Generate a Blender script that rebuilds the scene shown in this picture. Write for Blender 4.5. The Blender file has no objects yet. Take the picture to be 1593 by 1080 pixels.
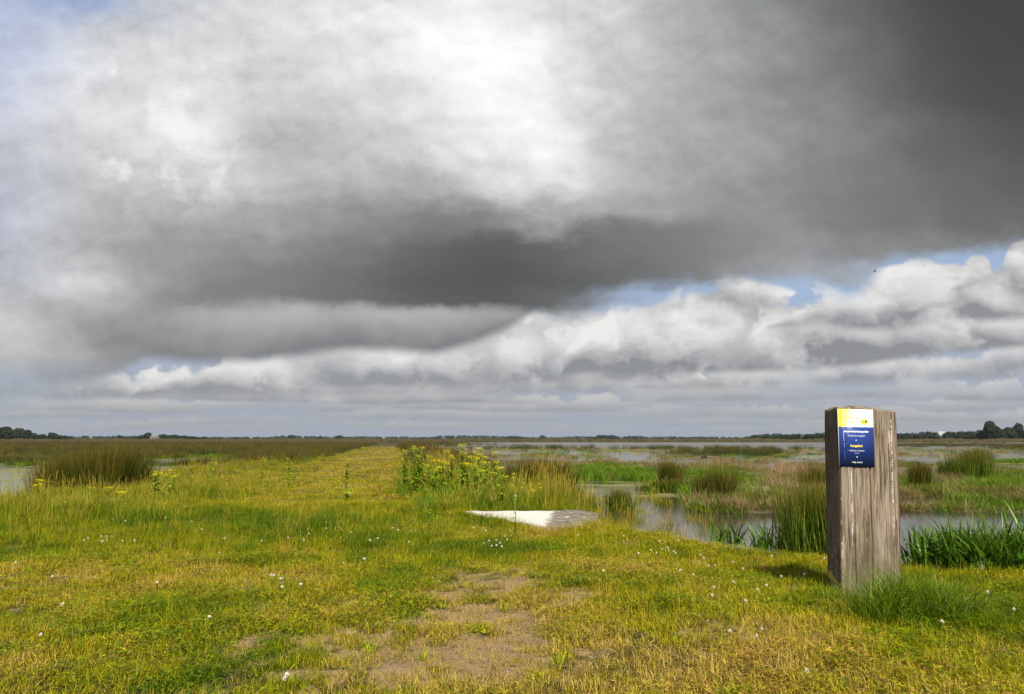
import bpy, math, random
import numpy as np
R = math.radians
scene = bpy.context.scene
COL = scene.collection
rng = np.random.default_rng(7)
random.seed(7)

# ------------------------------------------------------------------ camera
FPX = 1250.0            # focal length in pixels of the 1593 px wide photograph
PITCH = math.atan(144.0 / FPX)
cd = bpy.data.cameras.new('camera')
cd.lens = 36.0 * FPX / 1593.0
cd.clip_start = 0.05
cd.clip_end = 20000
cam = bpy.data.objects.new('camera', cd)
COL.objects.link(cam)
cam.location = (0, 0, 1.0)
cam.rotation_euler = (R(90) + PITCH, 0, 0)
scene.camera = cam
scene.view_settings.view_transform = 'Standard'
scene.view_settings.look = 'None'
scene.view_settings.exposure = 0.45
scene.view_settings.gamma = 1.0

SKY_GAIN = 2 ** -.45
SUN_AZ, SUN_EL = R(180 - 12), R(46)      # compass angle from +Y, clockwise

# ------------------------------------------------------------------ node expression helper
class X:
    """wraps a socket (or number) so that shader maths can be written as plain expressions"""
    nt = None
    def __init__(s, v): s.v = v
    @staticmethod
    def m(op, *a, clamp=False):
        n = X.nt.nodes.new('ShaderNodeMath'); n.operation = op; n.use_clamp = clamp
        for i, q in enumerate(a):
            q = q.v if isinstance(q, X) else q
            if isinstance(q, (int, float)): n.inputs[i].default_value = float(q)
            else: X.nt.links.new(q, n.inputs[i])
        return X(n.outputs[0])
    def __add__(s, o): return X.m('ADD', s, o)
    __radd__ = __add__
    def __sub__(s, o): return X.m('SUBTRACT', s, o)
    def __rsub__(s, o): return X.m('SUBTRACT', o, s)
    def __mul__(s, o): return X.m('MULTIPLY', s, o)
    __rmul__ = __mul__
    def __truediv__(s, o): return X.m('DIVIDE', s, o)
    def __rtruediv__(s, o): return X.m('DIVIDE', o, s)

def fmin(a, b): return X.m('MINIMUM', a, b)
def fmax(a, b): return X.m('MAXIMUM', a, b)
def sat(a): return X.m('ADD', a, 0.0, clamp=True)
def sstep(a, lo, hi):
    n = X.nt.nodes.new('ShaderNodeMapRange'); n.interpolation_type = 'SMOOTHSTEP'
    X.nt.links.new(a.v, n.inputs['Value'])
    for k, q in (('From Min', lo), ('From Max', hi)):
        if isinstance(q, X): X.nt.links.new(q.v, n.inputs[k])
        else: n.inputs[k].default_value = q
    return X(n.outputs['Result'])
def vec(x, y, z=0.0):
    n = X.nt.nodes.new('ShaderNodeCombineXYZ')
    for i, q in enumerate((x, y, z)):
        if isinstance(q, X): X.nt.links.new(q.v, n.inputs[i])
        else: n.inputs[i].default_value = q
    return X(n.outputs[0])
def sep(v):
    n = X.nt.nodes.new('ShaderNodeSeparateXYZ'); X.nt.links.new(v.v, n.inputs[0])
    return X(n.outputs[0]), X(n.outputs[1]), X(n.outputs[2])
def noise(v, scale, detail=4, rough=0.5, dims='3D', dist=0.0, lac=2.0):
    n = X.nt.nodes.new('ShaderNodeTexNoise'); n.noise_dimensions = dims
    X.nt.links.new(v.v, n.inputs['Vector'])
    n.inputs['Scale'].default_value = scale; n.inputs['Detail'].default_value = detail
    n.inputs['Roughness'].default_value = rough; n.inputs['Distortion'].default_value = dist
    n.inputs['Lacunarity'].default_value = lac
    return X(n.outputs[0])
def voro(v, scale, smooth=.25):
    n = X.nt.nodes.new('ShaderNodeTexVoronoi'); n.voronoi_dimensions = '2D'; n.feature = 'SMOOTH_F1'
    X.nt.links.new(v.v, n.inputs['Vector']); n.inputs['Scale'].default_value = scale; n.inputs['Smoothness'].default_value = smooth
    n.inputs['Detail'].default_value = 1.0; n.inputs['Roughness'].default_value = .55
    n.normalize = False
    return X(n.outputs['Distance'])
def mixc(f, a, b, mode='MIX'):
    n = X.nt.nodes.new('ShaderNodeMix'); n.data_type = 'RGBA'; n.blend_type = mode; n.clamp_factor = True
    if isinstance(f, X): X.nt.links.new(f.v, n.inputs[0])
    else: n.inputs[0].default_value = f
    for i, q in ((6, a), (7, b)):
        if isinstance(q, X): X.nt.links.new(q.v, n.inputs[i])
        else: n.inputs[i].default_value = (*q[:3], 1.0)
    return X(n.outputs[2])
def ramp(f, stops, mode='LINEAR'):
    n = X.nt.nodes.new('ShaderNodeValToRGB'); cr = n.color_ramp; cr.interpolation = mode
    while len(cr.elements) < len(stops): cr.elements.new(0.5)
    for e, (p, c) in zip(cr.elements, stops):
        e.position = p; e.color = (*c[:3], 1.0)
    X.nt.links.new(f.v, n.inputs[0])
    return X(n.outputs[0])
def lin(c):
    c = c / 255.0
    return c / 12.92 if c <= 0.04045 else ((c + 0.055) / 1.055) ** 2.4
def srgb(r, g=None, b=None):
    if g is None: g = b = r
    return (lin(r), lin(g), lin(b))

# ------------------------------------------------------------------ sky: clouds over a clear-sky model
def P2S(px, py):
    u = (px - 796.5) / FPX; v = (540.0 - py) / FPX
    c, s = math.cos(PITCH), math.sin(PITCH)
    return u / (c - v * s), (s + v * c) / (c - v * s)

def tone(g):
    """cloud tone: a grey level or an explicit colour"""
    if isinstance(g, tuple): return srgb(*g)
    if g < 130: return srgb(g * .985, g * 1.005, g * .995)
    if g < 200: return srgb(g * .995, g * 1.0, g * 1.01)
    return srgb(g, g, g * 1.003)

def build_world():
    w = bpy.data.worlds.new('World'); scene.world = w; w.use_nodes = True
    nt = w.node_tree; nt.nodes.clear(); X.nt = nt
    tc = nt.nodes.new('ShaderNodeTexCoord')
    d = X(tc.outputs['Generated'])
    x, y, z = sep(d)
    yy = fmax(y, 0.12)
    S = x / yy; T = z / yy
    az = X.m('ARCTAN2', x, y)
    # clouds stretch with distance: the lower, the flatter
    Tp = fmax(T, 0.0)
    LT = X.m('LOGARITHM', Tp + 0.06, math.e)
    q = vec(S, Tp * 1.15)                   # high cloud plane
    ql = vec(S, LT * 0.30)                 # low cloud rows
    w1 = noise(q, 2.6, 5, .55); w2 = noise(vec(S + 7.3, T * 1.5 + 3.1), 2.6, 5, .55)
    w3 = noise(q, 9.0, 6, .6); w4 = noise(vec(S + 2.7, T * 1.5 + 9.1), 11.0, 6, .62)
    wa = sstep(T, 0.02, 0.22)
    Sw = S + (w1 - .5) * 0.16 * wa + (w3 - .5) * 0.075
    Tw = T + ((w2 - .5) * 0.10 + (w4 - .5) * 0.07) * wa
    B = lambda r, g, b: (r, g, b)
    rows = [
     (0,   [(-200, B(180,190,214)), (60, B(176,186,210)), (110, B(150,172,214)), (170, B(176,190,218)), (230, B(205,209,217)), (330, 214), (480, 226), (600, 238), (690, 248), (790, 244), (860, 232), (950, 206), (1050, 176), (1150, 146), (1260, 112), (1400, 80), (1500, 72), (1750, 66)]),
     (70,  [(-200, B(180,188,210)), (20, B(180,188,212)), (90, B(198,205,218)), (180, 214), (280, 220), (400, 214), (520, 228), (640, 240), (700, 250), (800, 248), (880, 232), (960, 206), (1050, 182), (1160, 156), (1280, 120), (1400, 86), (1500, 75), (1750, 68)]),
     (140, [(-200, B(180,190,216)), (20, B(190,196,214)), (100, 210), (200, 220), (260, 240), (320, 222), (430, 206), (560, 222), (660, 236), (730, 249), (830, 244), (900, 222), (990, 192), (1100, 174), (1210, 150), (1320, 114), (1420, 84), (1600, 76)]),
     (210, [(-200, B(190,196,212)), (30, B(200,203,214)), (110, 206), (200, 222), (270, 244), (340, 232), (410, 196), (500, 192), (600, 206), (690, 236), (780, 248), (860, 236), (940, 196), (1040, 174), (1160, 164), (1270, 144), (1400, 106), (1560, 82)]),
     (275, [(-200, B(188,194,210)), (40, B(194,197,208)), (130, 204), (220, 196), (310, 212), (400, 202), (480, 194), (560, 178), (630, 168), (720, 196), (800, 236), (870, 232), (940, 200), (1040, 172), (1160, 156), (1300, 132), (1440, 108), (1600, 92)]),
     (335, [(-200, B(184,190,208)), (40, B(190,194,206)), (110, 194), (180, 178), (260, 172), (350, 172), (450, 166), (550, 144), (650, 126), (740, 128), (800, 152), (860, 174), (940, 166), (1050, 154), (1160, 148), (1300, 134), (1450, 108), (1600, 108)]),
     (385, [(-200, B(186,192,210)), (30, B(196,200,212)), (100, 196), (170, 168), (240, 156), (340, 148), (450, 138), (560, 120), (660, 98), (760, 92), (850, 98), (930, 114), (1040, 126), (1150, 132), (1260, 146), (1360, 148), (1460, 126), (1600, 134)]),
     (430, [(-200, B(186,192,208)), (30, B(186,190,202)), (110, 214), (170, 200), (220, 160), (310, 142), (420, 128), (520, 116), (620, 94), (720, 88), (820, 88), (920, 98), (1020, 118), (1110, 132), (1200, 148), (1290, 158), (1400, B(176,190,212)), (1600, B(172,188,214))]),
     (468, [(-200, 190), (20, 188), (90, 182), (160, 178), (240, 140), (340, 128), (440, 122), (540, 112), (640, 96), (740, 90), (830, 98), (900, 118), (960, B(160,176,200)), (1040, B(160,182,214)), (1140, B(166,186,214)), (1250, B(162,182,212)), (1400, B(170,188,214)), (1600, B(170,188,214))]),
     (500, [(-200, 184), (20, 192), (80, 176), (160, 152), (240, 148), (330, 172), (400, 166), (470, 142), (560, 150), (650, 172), (740, 168), (810, 146), (870, 158), (950, B(170,184,206)), (1060, 190), (1200, 184), (1400, 190), (1600, 188)]),
     (530, [(-200, 176), (20, 184), (100, 168), (180, 138), (270, 120), (360, 118), (440, 116), (540, 124), (620, 142), (700, 138), (780, 160), (860, 180), (950, 186), (1060, 178), (1200, 176), (1400, 180), (1600, 180)]),
     (556, [(-200, 168), (20, 176), (110, 168), (190, 146), (270, 118), (350, 112), (430, 126), (510, 156), (600, 172), (700, 176), (790, 180), (900, 180), (1060, 168), (1200, 168), (1400, 170), (1600, 172)]),
     (590, [(-200, B(154,164,178)), (40, B(162,170,182)), (160, B(160,166,176)), (280, 176), (400, 178), (520, 172), (640, 168), (760, 176), (900, 172), (1060, 160), (1250, 164), (1600, 166)]),
     (630, [(-200, B(160,169,184)), (200, B(166,174,186)), (500, B(172,177,184)), (900, B(172,176,182)), (1250, B(160,167,182)), (1600, B(158,166,182))]),
     (684, [(-200, B(152,162,180)), (200, B(156,166,182)), (500, B(160,168,178)), (900, B(158,166,176)), (1250, B(150,160,178)), (1600, B(146,156,176))]),
    ]
    S0, S1 = -1.0, 1.0
    acc = None; pt = None
    for py, st in reversed(rows):
        t = P2S(0, py)[1]
        stops = []
        for px, g in st:
            s = P2S(px, py)[0]
            stops.append(((s - S0) / (S1 - S0), tone(g)))
        stops = [(min(max(p, 0), 1), c) for p, c in stops]
        col = ramp((Sw - S0) / (S1 - S0), stops, 'B_SPLINE' if py < 480 else 'EASE')
        if acc is None: acc = col
        else: acc = mixc(sstep(Tw, pt, t), acc, col)
        pt = t
    # billowing detail over the authored masses: relief-lit lobes, softer in the dark bases
    bw = nt.nodes.new('ShaderNodeRGBToBW'); nt.links.new(acc.v, bw.inputs[0]); L = X(bw.outputs[0])
    def relief(sc, det, rough, asp, dl, off):
        a = noise(vec(S + off, T * asp + off), sc, det, rough)
        b = noise(vec(S + off + dl * .5, (T + dl) * asp + off), sc, det, rough)
        return a, a - b
    n_a, r_a = relief(3.4, 6, .55, 1.15, .035, 0.0)
    n_b, r_b = relief(8.5, 5, .60, 1.25, .012, 4.2)
    amp = sstep(L, .04, .42) * (1.0 - sstep(L, .78, 1.0) * .55) * .85 + .15
    det = 1.0 + ((n_a - .5) * .44 + r_a * 1.0 + r_b * .85) * amp
    def scale(c, k):
        n = nt.nodes.new('ShaderNodeVectorMath'); n.operation = 'SCALE'
        nt.links.new(c.v, n.inputs[0])
        if isinstance(k, X): nt.links.new(k.v, n.inputs['Scale'])
        else: n.inputs['Scale'].default_value = k
        return X(n.outputs[0])
    acc = scale(acc, fmax(det, .3))
    # torn bright wisps where the cloud thins out on the left
    wl = sstep(noise(vec(S, T * 1.1), 6.5, 8, .62, dist=.2), .485, .585)
    reg = (1 - sstep(S, -.42, -.28)) * sstep(T, .26, .36) * (1 - sstep(T, .46, .54)) * sstep(S, -.62, -.50)
    acc = mixc(wl * reg * .8, acc, srgb(247, 247, 249))
    high = acc
    # far below and behind the big cloud: clear air, then rows of cumulus receding to the horizon
    tt = lambda py: P2S(0, py)[1]
    back = ramp(T / .30, [(0, srgb(154, 163, 178)), (tt(630) / .3, srgb(164, 171, 182)), (tt(560) / .3, srgb(168, 178, 196)), (tt(500) / .3, srgb(168, 186, 212)), (tt(440) / .3, srgb(162, 184, 214)), (1, srgb(150, 176, 212))])
    def line(pts):
        st = sorted(((P2S(px, py)[0] + 1.0) / 2.0, P2S(px, py)[1]) for px, py in pts)
        return ramp((S + 1.0) / 2.0, [(min(max(a, 0), 1), (b, b, b)) for a, b in st])
    def cloud(acc, top, base, hi, lo, sc, off, rag=.016, soft=.004, bsoft=.008, op=1.0, power=1.0, lit=1.0, puffy=.55):
        tp = line(top) if isinstance(top, list) else top; bs = line(base) if isinstance(base, list) else base
        n1 = noise(vec(S + off, T * 1.3 + off), sc, 2, .5); n2 = noise(vec(S + off + 5, T * 1.2 + off), sc * 3.0, 5, .6)
        wv = (n2 - .5) * (.9 / sc)
        pv = vec(S + off + wv, T * 1.55 + off + (n1 - .5) * (.7 / sc) - wv * .6)
        d0 = voro(pv, sc * 1.9)
        pu = vec(S + off + wv + .10 / sc, T * 1.55 + off + (n1 - .5) * (.7 / sc) - wv * .6 + .26 / sc)
        d1 = voro(pu, sc * 1.9)
        tp = tp + (n1 - .5) * rag * 1.6 + (n2 - .5) * rag * 1.6 + (.42 - d0) * rag * 1.7 + rag * .95
        bs = bs + (n2 - .5) * rag * .5
        m = sstep(T, bs - bsoft, bs + bsoft) * (1 - sstep(T, tp - soft, tp + soft))
        t = sat((T - bs) / fmax(tp - bs, .004))
        a1, r1 = relief(sc * .9, 5, .58, 1.3, .13 / sc, off + 1.7)
        lite = sat(sstep(t, -.10, .85) * .86 * lit + .02 + (a1 - .5) * .7 + r1 * 1.3 + (d1 - d0) * puffy + (.42 - d0) * puffy * .35)
        c = mixc(lite, tone((lo * .985, lo, lo * 1.025)), tone((hi, hi * .997, hi * .988)))
        return mixc(m * op, acc, c)
    acc = back
    for pb, h, sc, br, dk, fd, off in ((672, .009, 26, 176, 158, .55, 1.1), (664, .011, 20, 184, 158, .65, 5.2), (653, .015, 15, 192, 158, .75, 9.3), (640, .019, 12, 200, 158, .8, 13.7), (625, .024, 9.5, 208, 156, .85, 17.9)):
        b0 = tt(pb) + (noise(vec(S, off), 3.5, 2, .5) - .5) * .022
        n1 = noise(vec(S + off, T * 1.4 + off), sc * 1.6, 5, .62)
        tp = b0 + h * (.35 + sat((n1 - .34) * 3.0))
        t = sat((T - b0) / fmax(tp - b0, .003))
        m = sstep(T, b0 - .003, b0 + .003) * (1 - sstep(T, tp - .003, tp + .003))
        c = mixc(sat(t * .9 + (n1 - .5) * 2.2 - .02), tone((dk * .985, dk, dk * 1.025)), tone((br, br * .997, br * .988)))
        m = m * sstep(noise(vec(S + off * 2, T * 3), 3.2, 3, .6), .38, .56)
        acc = mixc(m * min(1, fd * 1.2), acc, c)
    acc = cloud(acc, [(-200, 596), (60, 590), (200, 600), (420, 598), (700, 594), (900, 592), (1136, 586), (1286, 577), (1473, 553), (1593, 541), (1750, 530)],
                [(-200, 618), (300, 616), (760, 612), (1036, 606), (1223, 600), (1593, 584), (1750, 580)], 216, 152, 7.0, 21.0, rag=.016, op=.9)
    acc = cloud(acc, [(-200, 700), (140, 660), (190, 618), (240, 600), (300, 584), (420, 560), (560, 542), (700, 526), (760, 514), (820, 500), (870, 492), (950, 484), (1000, 500), (1060, 540), (1100, 600), (1140, 700)],
                [(190, 616), (500, 606), (760, 600), (900, 596), (1000, 594), (1100, 594)], 232, 150, 5.5, 25.0, rag=.020, soft=.007, op=.95)
    acc = cloud(acc, [(-200, 720), (790, 720), (850, 610), (885, 560), (905, 530), (924, 506), (949, 486), (974, 492), (999, 494), (1024, 481), (1049, 468), (1099, 463), (1130, 452), (1161, 458), (1198, 466), (1255, 468), (1348, 490), (1593, 480), (1750, 470)],
                [(885, 584), (905, 582), (1099, 582), (1223, 576), (1348, 567), (1473, 548), (1593, 539), (1750, 528)], 238, 144, 5.0, 29.0, rag=.020, soft=.005, bsoft=.006)
    acc = cloud(acc, [(-200, 700), (1150, 700), (1185, 530), (1198, 503), (1223, 483), (1261, 470), (1304, 458), (1336, 450), (1357, 438), (1385, 426), (1429, 417), (1473, 414), (1498, 406), (1516, 398), (1535, 412), (1547, 434), (1563, 422), (1572, 402), (1600, 394), (1750, 380)],
                [(1185, 508), (1273, 507), (1348, 514), (1410, 511), (1504, 501), (1593, 495), (1750, 486)], 240, 146, 5.0, 33.0, rag=.018, soft=.004, bsoft=.008)
    # dark lens hanging under the big cloud on the left, then the big cloud itself with its ragged lower edge
    acc = cloud(acc, tt(455) + S * 0.0, [(-200, 610), (60, 600), (160, 586), (226, 556), (311, 564), (395, 561), (480, 550), (565, 541), (678, 550), (734, 535), (791, 510), (850, 470), (900, 440), (960, 430)],
                194, 120, 3.0, 37.0, rag=.014, bsoft=.009, lit=.95, puffy=.12)
    edge = line([(-200, 640), (0, 625), (120, 600), (200, 560), (260, 500), (320, 478), (395, 470), (510, 480), (565, 477), (680, 487), (735, 489), (787, 484), (830, 488), (868, 497), (912, 487), (950, 480), (986, 474), (1036, 458), (1074, 450), (1130, 437), (1192, 440), (1242, 440), (1286, 456), (1317, 461), (1348, 449), (1367, 430), (1385, 410), (1441, 402), (1504, 396), (1593, 386), (1750, 378)])
    es = ramp((S + 1) / 2, [((P2S(a, 480)[0] + 1) / 2, (b, b, b)) for a, b in ((-200, .06), (200, .045), (330, .022), (600, .012), (1000, .011), (1300, .018), (1500, .012))])
    rg1 = noise(vec(S + 40, T * 1.2), 6.0, 3, .55); rg2 = noise(vec(S + 44, T * 1.2), 18.0, 6, .65)
    ed = edge + (rg1 - .5) * .030 + (rg2 - .5) * .034
    acc = mixc(sstep(T, ed - es, ed + es), acc, high)
    low = acc
    # beside, above and behind the camera: broken cloud over the clear-sky model
    sky = nt.nodes.new('ShaderNodeTexSky'); sky.sky_type = 'NISHITA'; sky.sun_disc = False
    sky.sun_elevation = SUN_EL; sky.sun_rotation = SUN_AZ
    skc = scale(X(sky.outputs[0]), 0.10)
    hz = fmax(z, .02)
    g = noise(vec(x / (hz + .25), y / (hz + .25)), 1.3, 4, .6)
    cov = sstep(g, .42, .60)
    gen = mixc(cov, skc, mixc(sstep(noise(d, 2.2, 2, .5), .35, .65), srgb(165, 170, 178), srgb(228, 229, 232)))
    def bgn(c):
        b = nt.nodes.new('ShaderNodeBackground'); nt.links.new(c.v, b.inputs[0]); b.inputs[1].default_value = SKY_GAIN
        return b.outputs[0]
    def mixs(f, a, b):
        n = nt.nodes.new('ShaderNodeMixShader'); nt.links.new(f.v, n.inputs[0])
        nt.links.new(a, n.inputs[1]); nt.links.new(b, n.inputs[2]); return n.outputs[0]
    front = (1 - sstep(X.m('ABSOLUTE', az), .78, 1.15)) * (1 - sstep(z, .55, .72))
    lowf = 1 - sstep(T, .27, .28)
    sh = mixs(front, bgn(gen), mixs(lowf, bgn(high), bgn(low)))
    lowest = nt.nodes.new('ShaderNodeBackground'); lowest.inputs[0].default_value = (*srgb(60, 62, 50), 1); lowest.inputs[1].default_value = SKY_GAIN
    sh = mixs(sstep(z, -.03, -.002), lowest.outputs[0], sh)
    out = nt.nodes.new('ShaderNodeOutputWorld'); nt.links.new(sh, out.inputs[0])
    w.cycles.sampling_method = 'MANUAL'; w.cycles.sample_map_resolution = 512

build_world()

# ------------------------------------------------------------------ numeric helpers
def G(px, py, z=0.0):
    """pixel of the photograph -> point on the level plane z"""
    S, T = P2S(px, py)
    D = (z - 1.0) / T
    return S * D, D
def AT(px, D):
    """compass direction of a pixel column near the horizon, at distance D"""
    return (px - 796.5) / FPX / 1.0066 * D
def _hash(ix, iy, seed):
    n = (ix.astype(np.int64) * 374761393 + iy.astype(np.int64) * 668265263 + seed * 1442695041) & 0x7fffffff
    n = ((n ^ (n >> 13)) * 1274126177) & 0x7fffffff
    n = (n ^ (n >> 16)) & 0xffff
    return n / 65535.0
def vnoise(x, y, seed=0):
    x = np.asarray(x, float); y = np.asarray(y, float)
    ix = np.floor(x); iy = np.floor(y); fx = x - ix; fy = y - iy
    fx = fx * fx * (3 - 2 * fx); fy = fy * fy * (3 - 2 * fy)
    a = _hash(ix, iy, seed); b = _hash(ix + 1, iy, seed); c = _hash(ix, iy + 1, seed); d = _hash(ix + 1, iy + 1, seed)
    return (a * (1 - fx) + b * fx) * (1 - fy) + (c * (1 - fx) + d * fx) * fy
def fbm(x, y, seed=0, octv=4, gain=.5):
    t = 0; a = 1; s = 0
    for k in range(octv):
        t = t + a * vnoise(x * 2 ** k + 17.3 * k, y * 2 ** k - 9.1 * k, seed + k); s += a; a *= gain
    return t / s
def ss(x, a, b):
    t = np.clip((np.asarray(x, float) - a) / (b - a), 0, 1); return t * t * (3 - 2 * t)

WATER = -0.28
XR_Y = [-50, 6.1, 6.5, 7.0, 7.6, 8.3, 9.4, 10.5, 11.2, 12.4, 14.2, 17, 40, 400]
XR_X = [60, 60, 6.0, 3.7, 2.95, 2.2, 1.72, 1.42, 1.22, 1.12, 1.05, .9, -2.7, -54]
XL_Y = [-50, 6, 9, 12, 16, 26, 400]; XL_S = [12, 9, 7.3, 6.4, 6.1, 6.6, 6.6]
def s_of(x, y): return x + 1.2 + 0.144 * y
def dike(x, y):
    """1 on the grassy dike, 0 in the marsh"""
    w = (fbm(x * .9, y * .9, 5, 3) - .5) * 1.1
    dr = np.interp(y, XR_Y, XR_X) - x + w * ss(y, 6, 9) * .8
    dr = np.where(y < 7.0, np.minimum(dr, 99), dr)
    near = (6.55 + w * .25 + .06 * np.clip(x - 4, 0, 20)) - y           # bank in front of the channel, right of the post
    dr = np.where((x > 4.2), np.maximum(near, np.where(y < 7, -9, dr)), dr)
    dl = s_of(x, y) + np.interp(y, XL_Y, XL_S) + w
    dd = np.minimum(dr, dl)
    return dd
def gauss(x, y, cx, cy, rx, ry): return np.exp(-(((x - cx) / rx) ** 2 + ((y - cy) / ry) ** 2))
def ell(x, y, px, py, wpx, y0, y1, z=WATER):
    """soft blob given by where it lies in the photograph, as a world-space ellipse"""
    a, b = G(px, y0, z)[1], G(px, y1, z)[1]
    cy = (a * b) ** .5
    cx = P2S(px, 684)[0] * cy
    return np.exp(-(((x - P2S(px, 684)[0] * y) / (wpx / FPX * cy)) ** 2 + (np.log(np.maximum(y, .5) / cy) / (abs(math.log(a / b)) * .62)) ** 2) ** 1.5)
def marshland(x, y):
    """>0: mud and roots above the water, <0: open pools"""
    x = np.asarray(x, float); y = np.asarray(y, float)
    r = np.maximum(np.hypot(x, y), 1)
    n = fbm(x * .34 + 3, y * .20, 21, 4) - .5
    n2 = fbm(x * .9 + 3, y * .6, 31, 3) - .5
    m = .04 + n * 2.2 + n2 * .6
    m = m - ss(y, 118, 130) * ss(x / np.maximum(y, 1), -.075, -.03) * (1 - ss(y, 350 , 380)) * 3        # the lake
    m = m + ss(y, 350, 380) * 3 + ss(y, 60, 90) * ss(-x / np.maximum(y, 1), .08, .12) * 2
    m = m - 1.15 * ss(fbm(x * .11 + 5, y * .50, 191, 3), .54, .63) * ss(y, 15.5, 19) * (1 - ss(y, 90, 115))
    # right side channel just behind the post and the slab
    right = ss(x, .6, 1.6)
    m = m - right * (1 - ss(y, 13.9, 14.8)) * 2.4
    m = m - 2.6 * ell(x, y, 1010, 0, 90, 758, 804) - 1.6 * ell(x, y, 955, 0, 75, 748, 764) - 1.2 * ell(x, y, 1240, 0, 50, 768, 778) - 1.0 * ell(x, y, 1180, 0, 60, 741, 745) - 1.0 * ell(x, y, 1000, 0, 60, 737, 741)
    m = m + 1.7 * ell(x, y, 1115, 0, 75, 730, 792) + 1.2 * ell(x, y, 1230, 0, 60, 735, 788)
    m = m + 1.8 * ell(x, y, 1530, 0, 90, 735, 796) + 1.2 * ell(x, y, 1600, 0, 60, 745, 796)
    m = m - 1.3 * ell(x, y, 1450, 0, 45, 768, 788) - 1.0 * ell(x, y, 1560, 0, 60, 748, 757)
    m = m + 1.3 * ell(x, y, 930, 0, 90, 728, 752) + .8 * ell(x, y, 1060, 0, 90, 735, 765)
    m = m - 1.6 * ell(x, y, 1500, 0, 130, 713, 717) - 1.2 * ell(x, y, 1300, 0, 60, 708, 713) - .9 * ell(x, y, 1040, 0, 70, 716, 722)
    # left pool beside the dike
    lf = s_of(x, y) < -5
    lp = ss(-s_of(x, y), 5.5, 7) * ss(y, 8, 12) * (1 - ss(y, 36, 40))
    m = np.where(lf, m - lp * 2.2 + 1.6 * ell(x, y, 330, 0, 60, 728, 742) + .8 * ell(x, y, 20, 0, 60, 743, 748), m)
    return m
def height(x, y):
    x = np.asarray(x, float); y = np.asarray(y, float)
    dd = dike(x, y)
    m = marshland(x, y)
    low = WATER + np.clip(m, -1, 1) * np.where(m > 0, .05, .22) + (fbm(x * 2, y * 2, 61, 2) - .5) * .02
    low = low + ss(y, 380, 520) * .5 * ss(m, 0, 1)
    r = np.hypot(x, y)
    bumps = (fbm(x * 1.1, y * 1.1, 41, 3) - .5) * .10 + (fbm(x * 5, y * 5, 43, 3) - .5) * .035 * np.exp(-r / 12)
    bumps = bumps - .02
    top = bumps - .05 * ss(y, 5.3, 7) * ss(x, .5, 2.5)
    k = ss(dd, -.55, .55)
    return low * (1 - k) + top * k
def bare(x, y):
    """worn sandy patch in the turf"""
    b = .95 * gauss(x, y, -.20, 4.6, .62, .75) + .85 * gauss(x, y, .05, 5.7, .60, .55) + .45 * gauss(x, y, -.40, 3.35, .4, .35) \
        + .60 * gauss(x, y, .95, 4.3, .40, .35) + .50 * gauss(x, y, -1.0, 4.35, .35, .25) + .5 * gauss(x, y, -.1, 6.5, .4, .4) \
        + .55 * gauss(x, y, -.35, 3.9, .5, .5)
    n = fbm(x * 2.6, y * 2.1, 71, 4, .6)
    n2 = fbm(x * 9, y * 7, 73, 3, .6)
    return ss(b * .98 + (n - .5) * 1.8 + (n2 - .5) * 2.3, .46, .98)

# ------------------------------------------------------------------ object helpers
def tag(o, label=None, cat=None, group=None, kind=None):
    if label: o['label'] = label
    if cat: o['category'] = cat
    if group: o['group'] = group
    if kind: o['kind'] = kind
    return o
def mesh_np(name, V, F, mats=(), attrs=None, smooth=False, midx=None):
    """V (n,3) array, F list of (k,m) index arrays"""
    me = bpy.data.meshes.new(name)
    V = np.asarray(V, np.float32)
    loops = np.concatenate([f.reshape(-1) for f in F]).astype(np.int32)
    tot = np.concatenate([np.full(len(f), f.shape[1]) for f in F]).astype(np.int32)
    st = np.concatenate([[0], np.cumsum(tot)[:-1]]).astype(np.int32)
    me.vertices.add(len(V)); me.vertices.foreach_set('co', V.reshape(-1))
    me.loops.add(len(loops)); me.loops.foreach_set('vertex_index', loops)
    me.polygons.add(len(tot)); me.polygons.foreach_set('loop_start', st); me.polygons.foreach_set('loop_total', tot)
    if smooth: me.polygons.foreach_set('use_smooth', np.ones(len(tot), bool))
    if midx is not None: me.polygons.foreach_set('material_index', midx.astype(np.int32))
    for k, a in (attrs or {}).items():
        at = me.attributes.new(k, 'FLOAT', 'POINT'); at.data.foreach_set('value', np.asarray(a, np.float32))
    for m in mats: me.materials.append(m)
    me.update(calc_edges=True); me.validate()
    return me
def link(name, me, parent=None, loc=None, rot=None):
    o = bpy.data.objects.new(name, me); COL.objects.link(o)
    if parent: o.parent = parent
    if loc is not None: o.location = loc
    if rot is not None: o.rotation_euler = rot
    return o
def empty(name, loc, rot=(0, 0, 0)):
    o = bpy.data.objects.new(name, None); COL.objects.link(o); o.location = loc; o.rotation_euler = rot
    o.empty_display_size = .2
    return o
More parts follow.
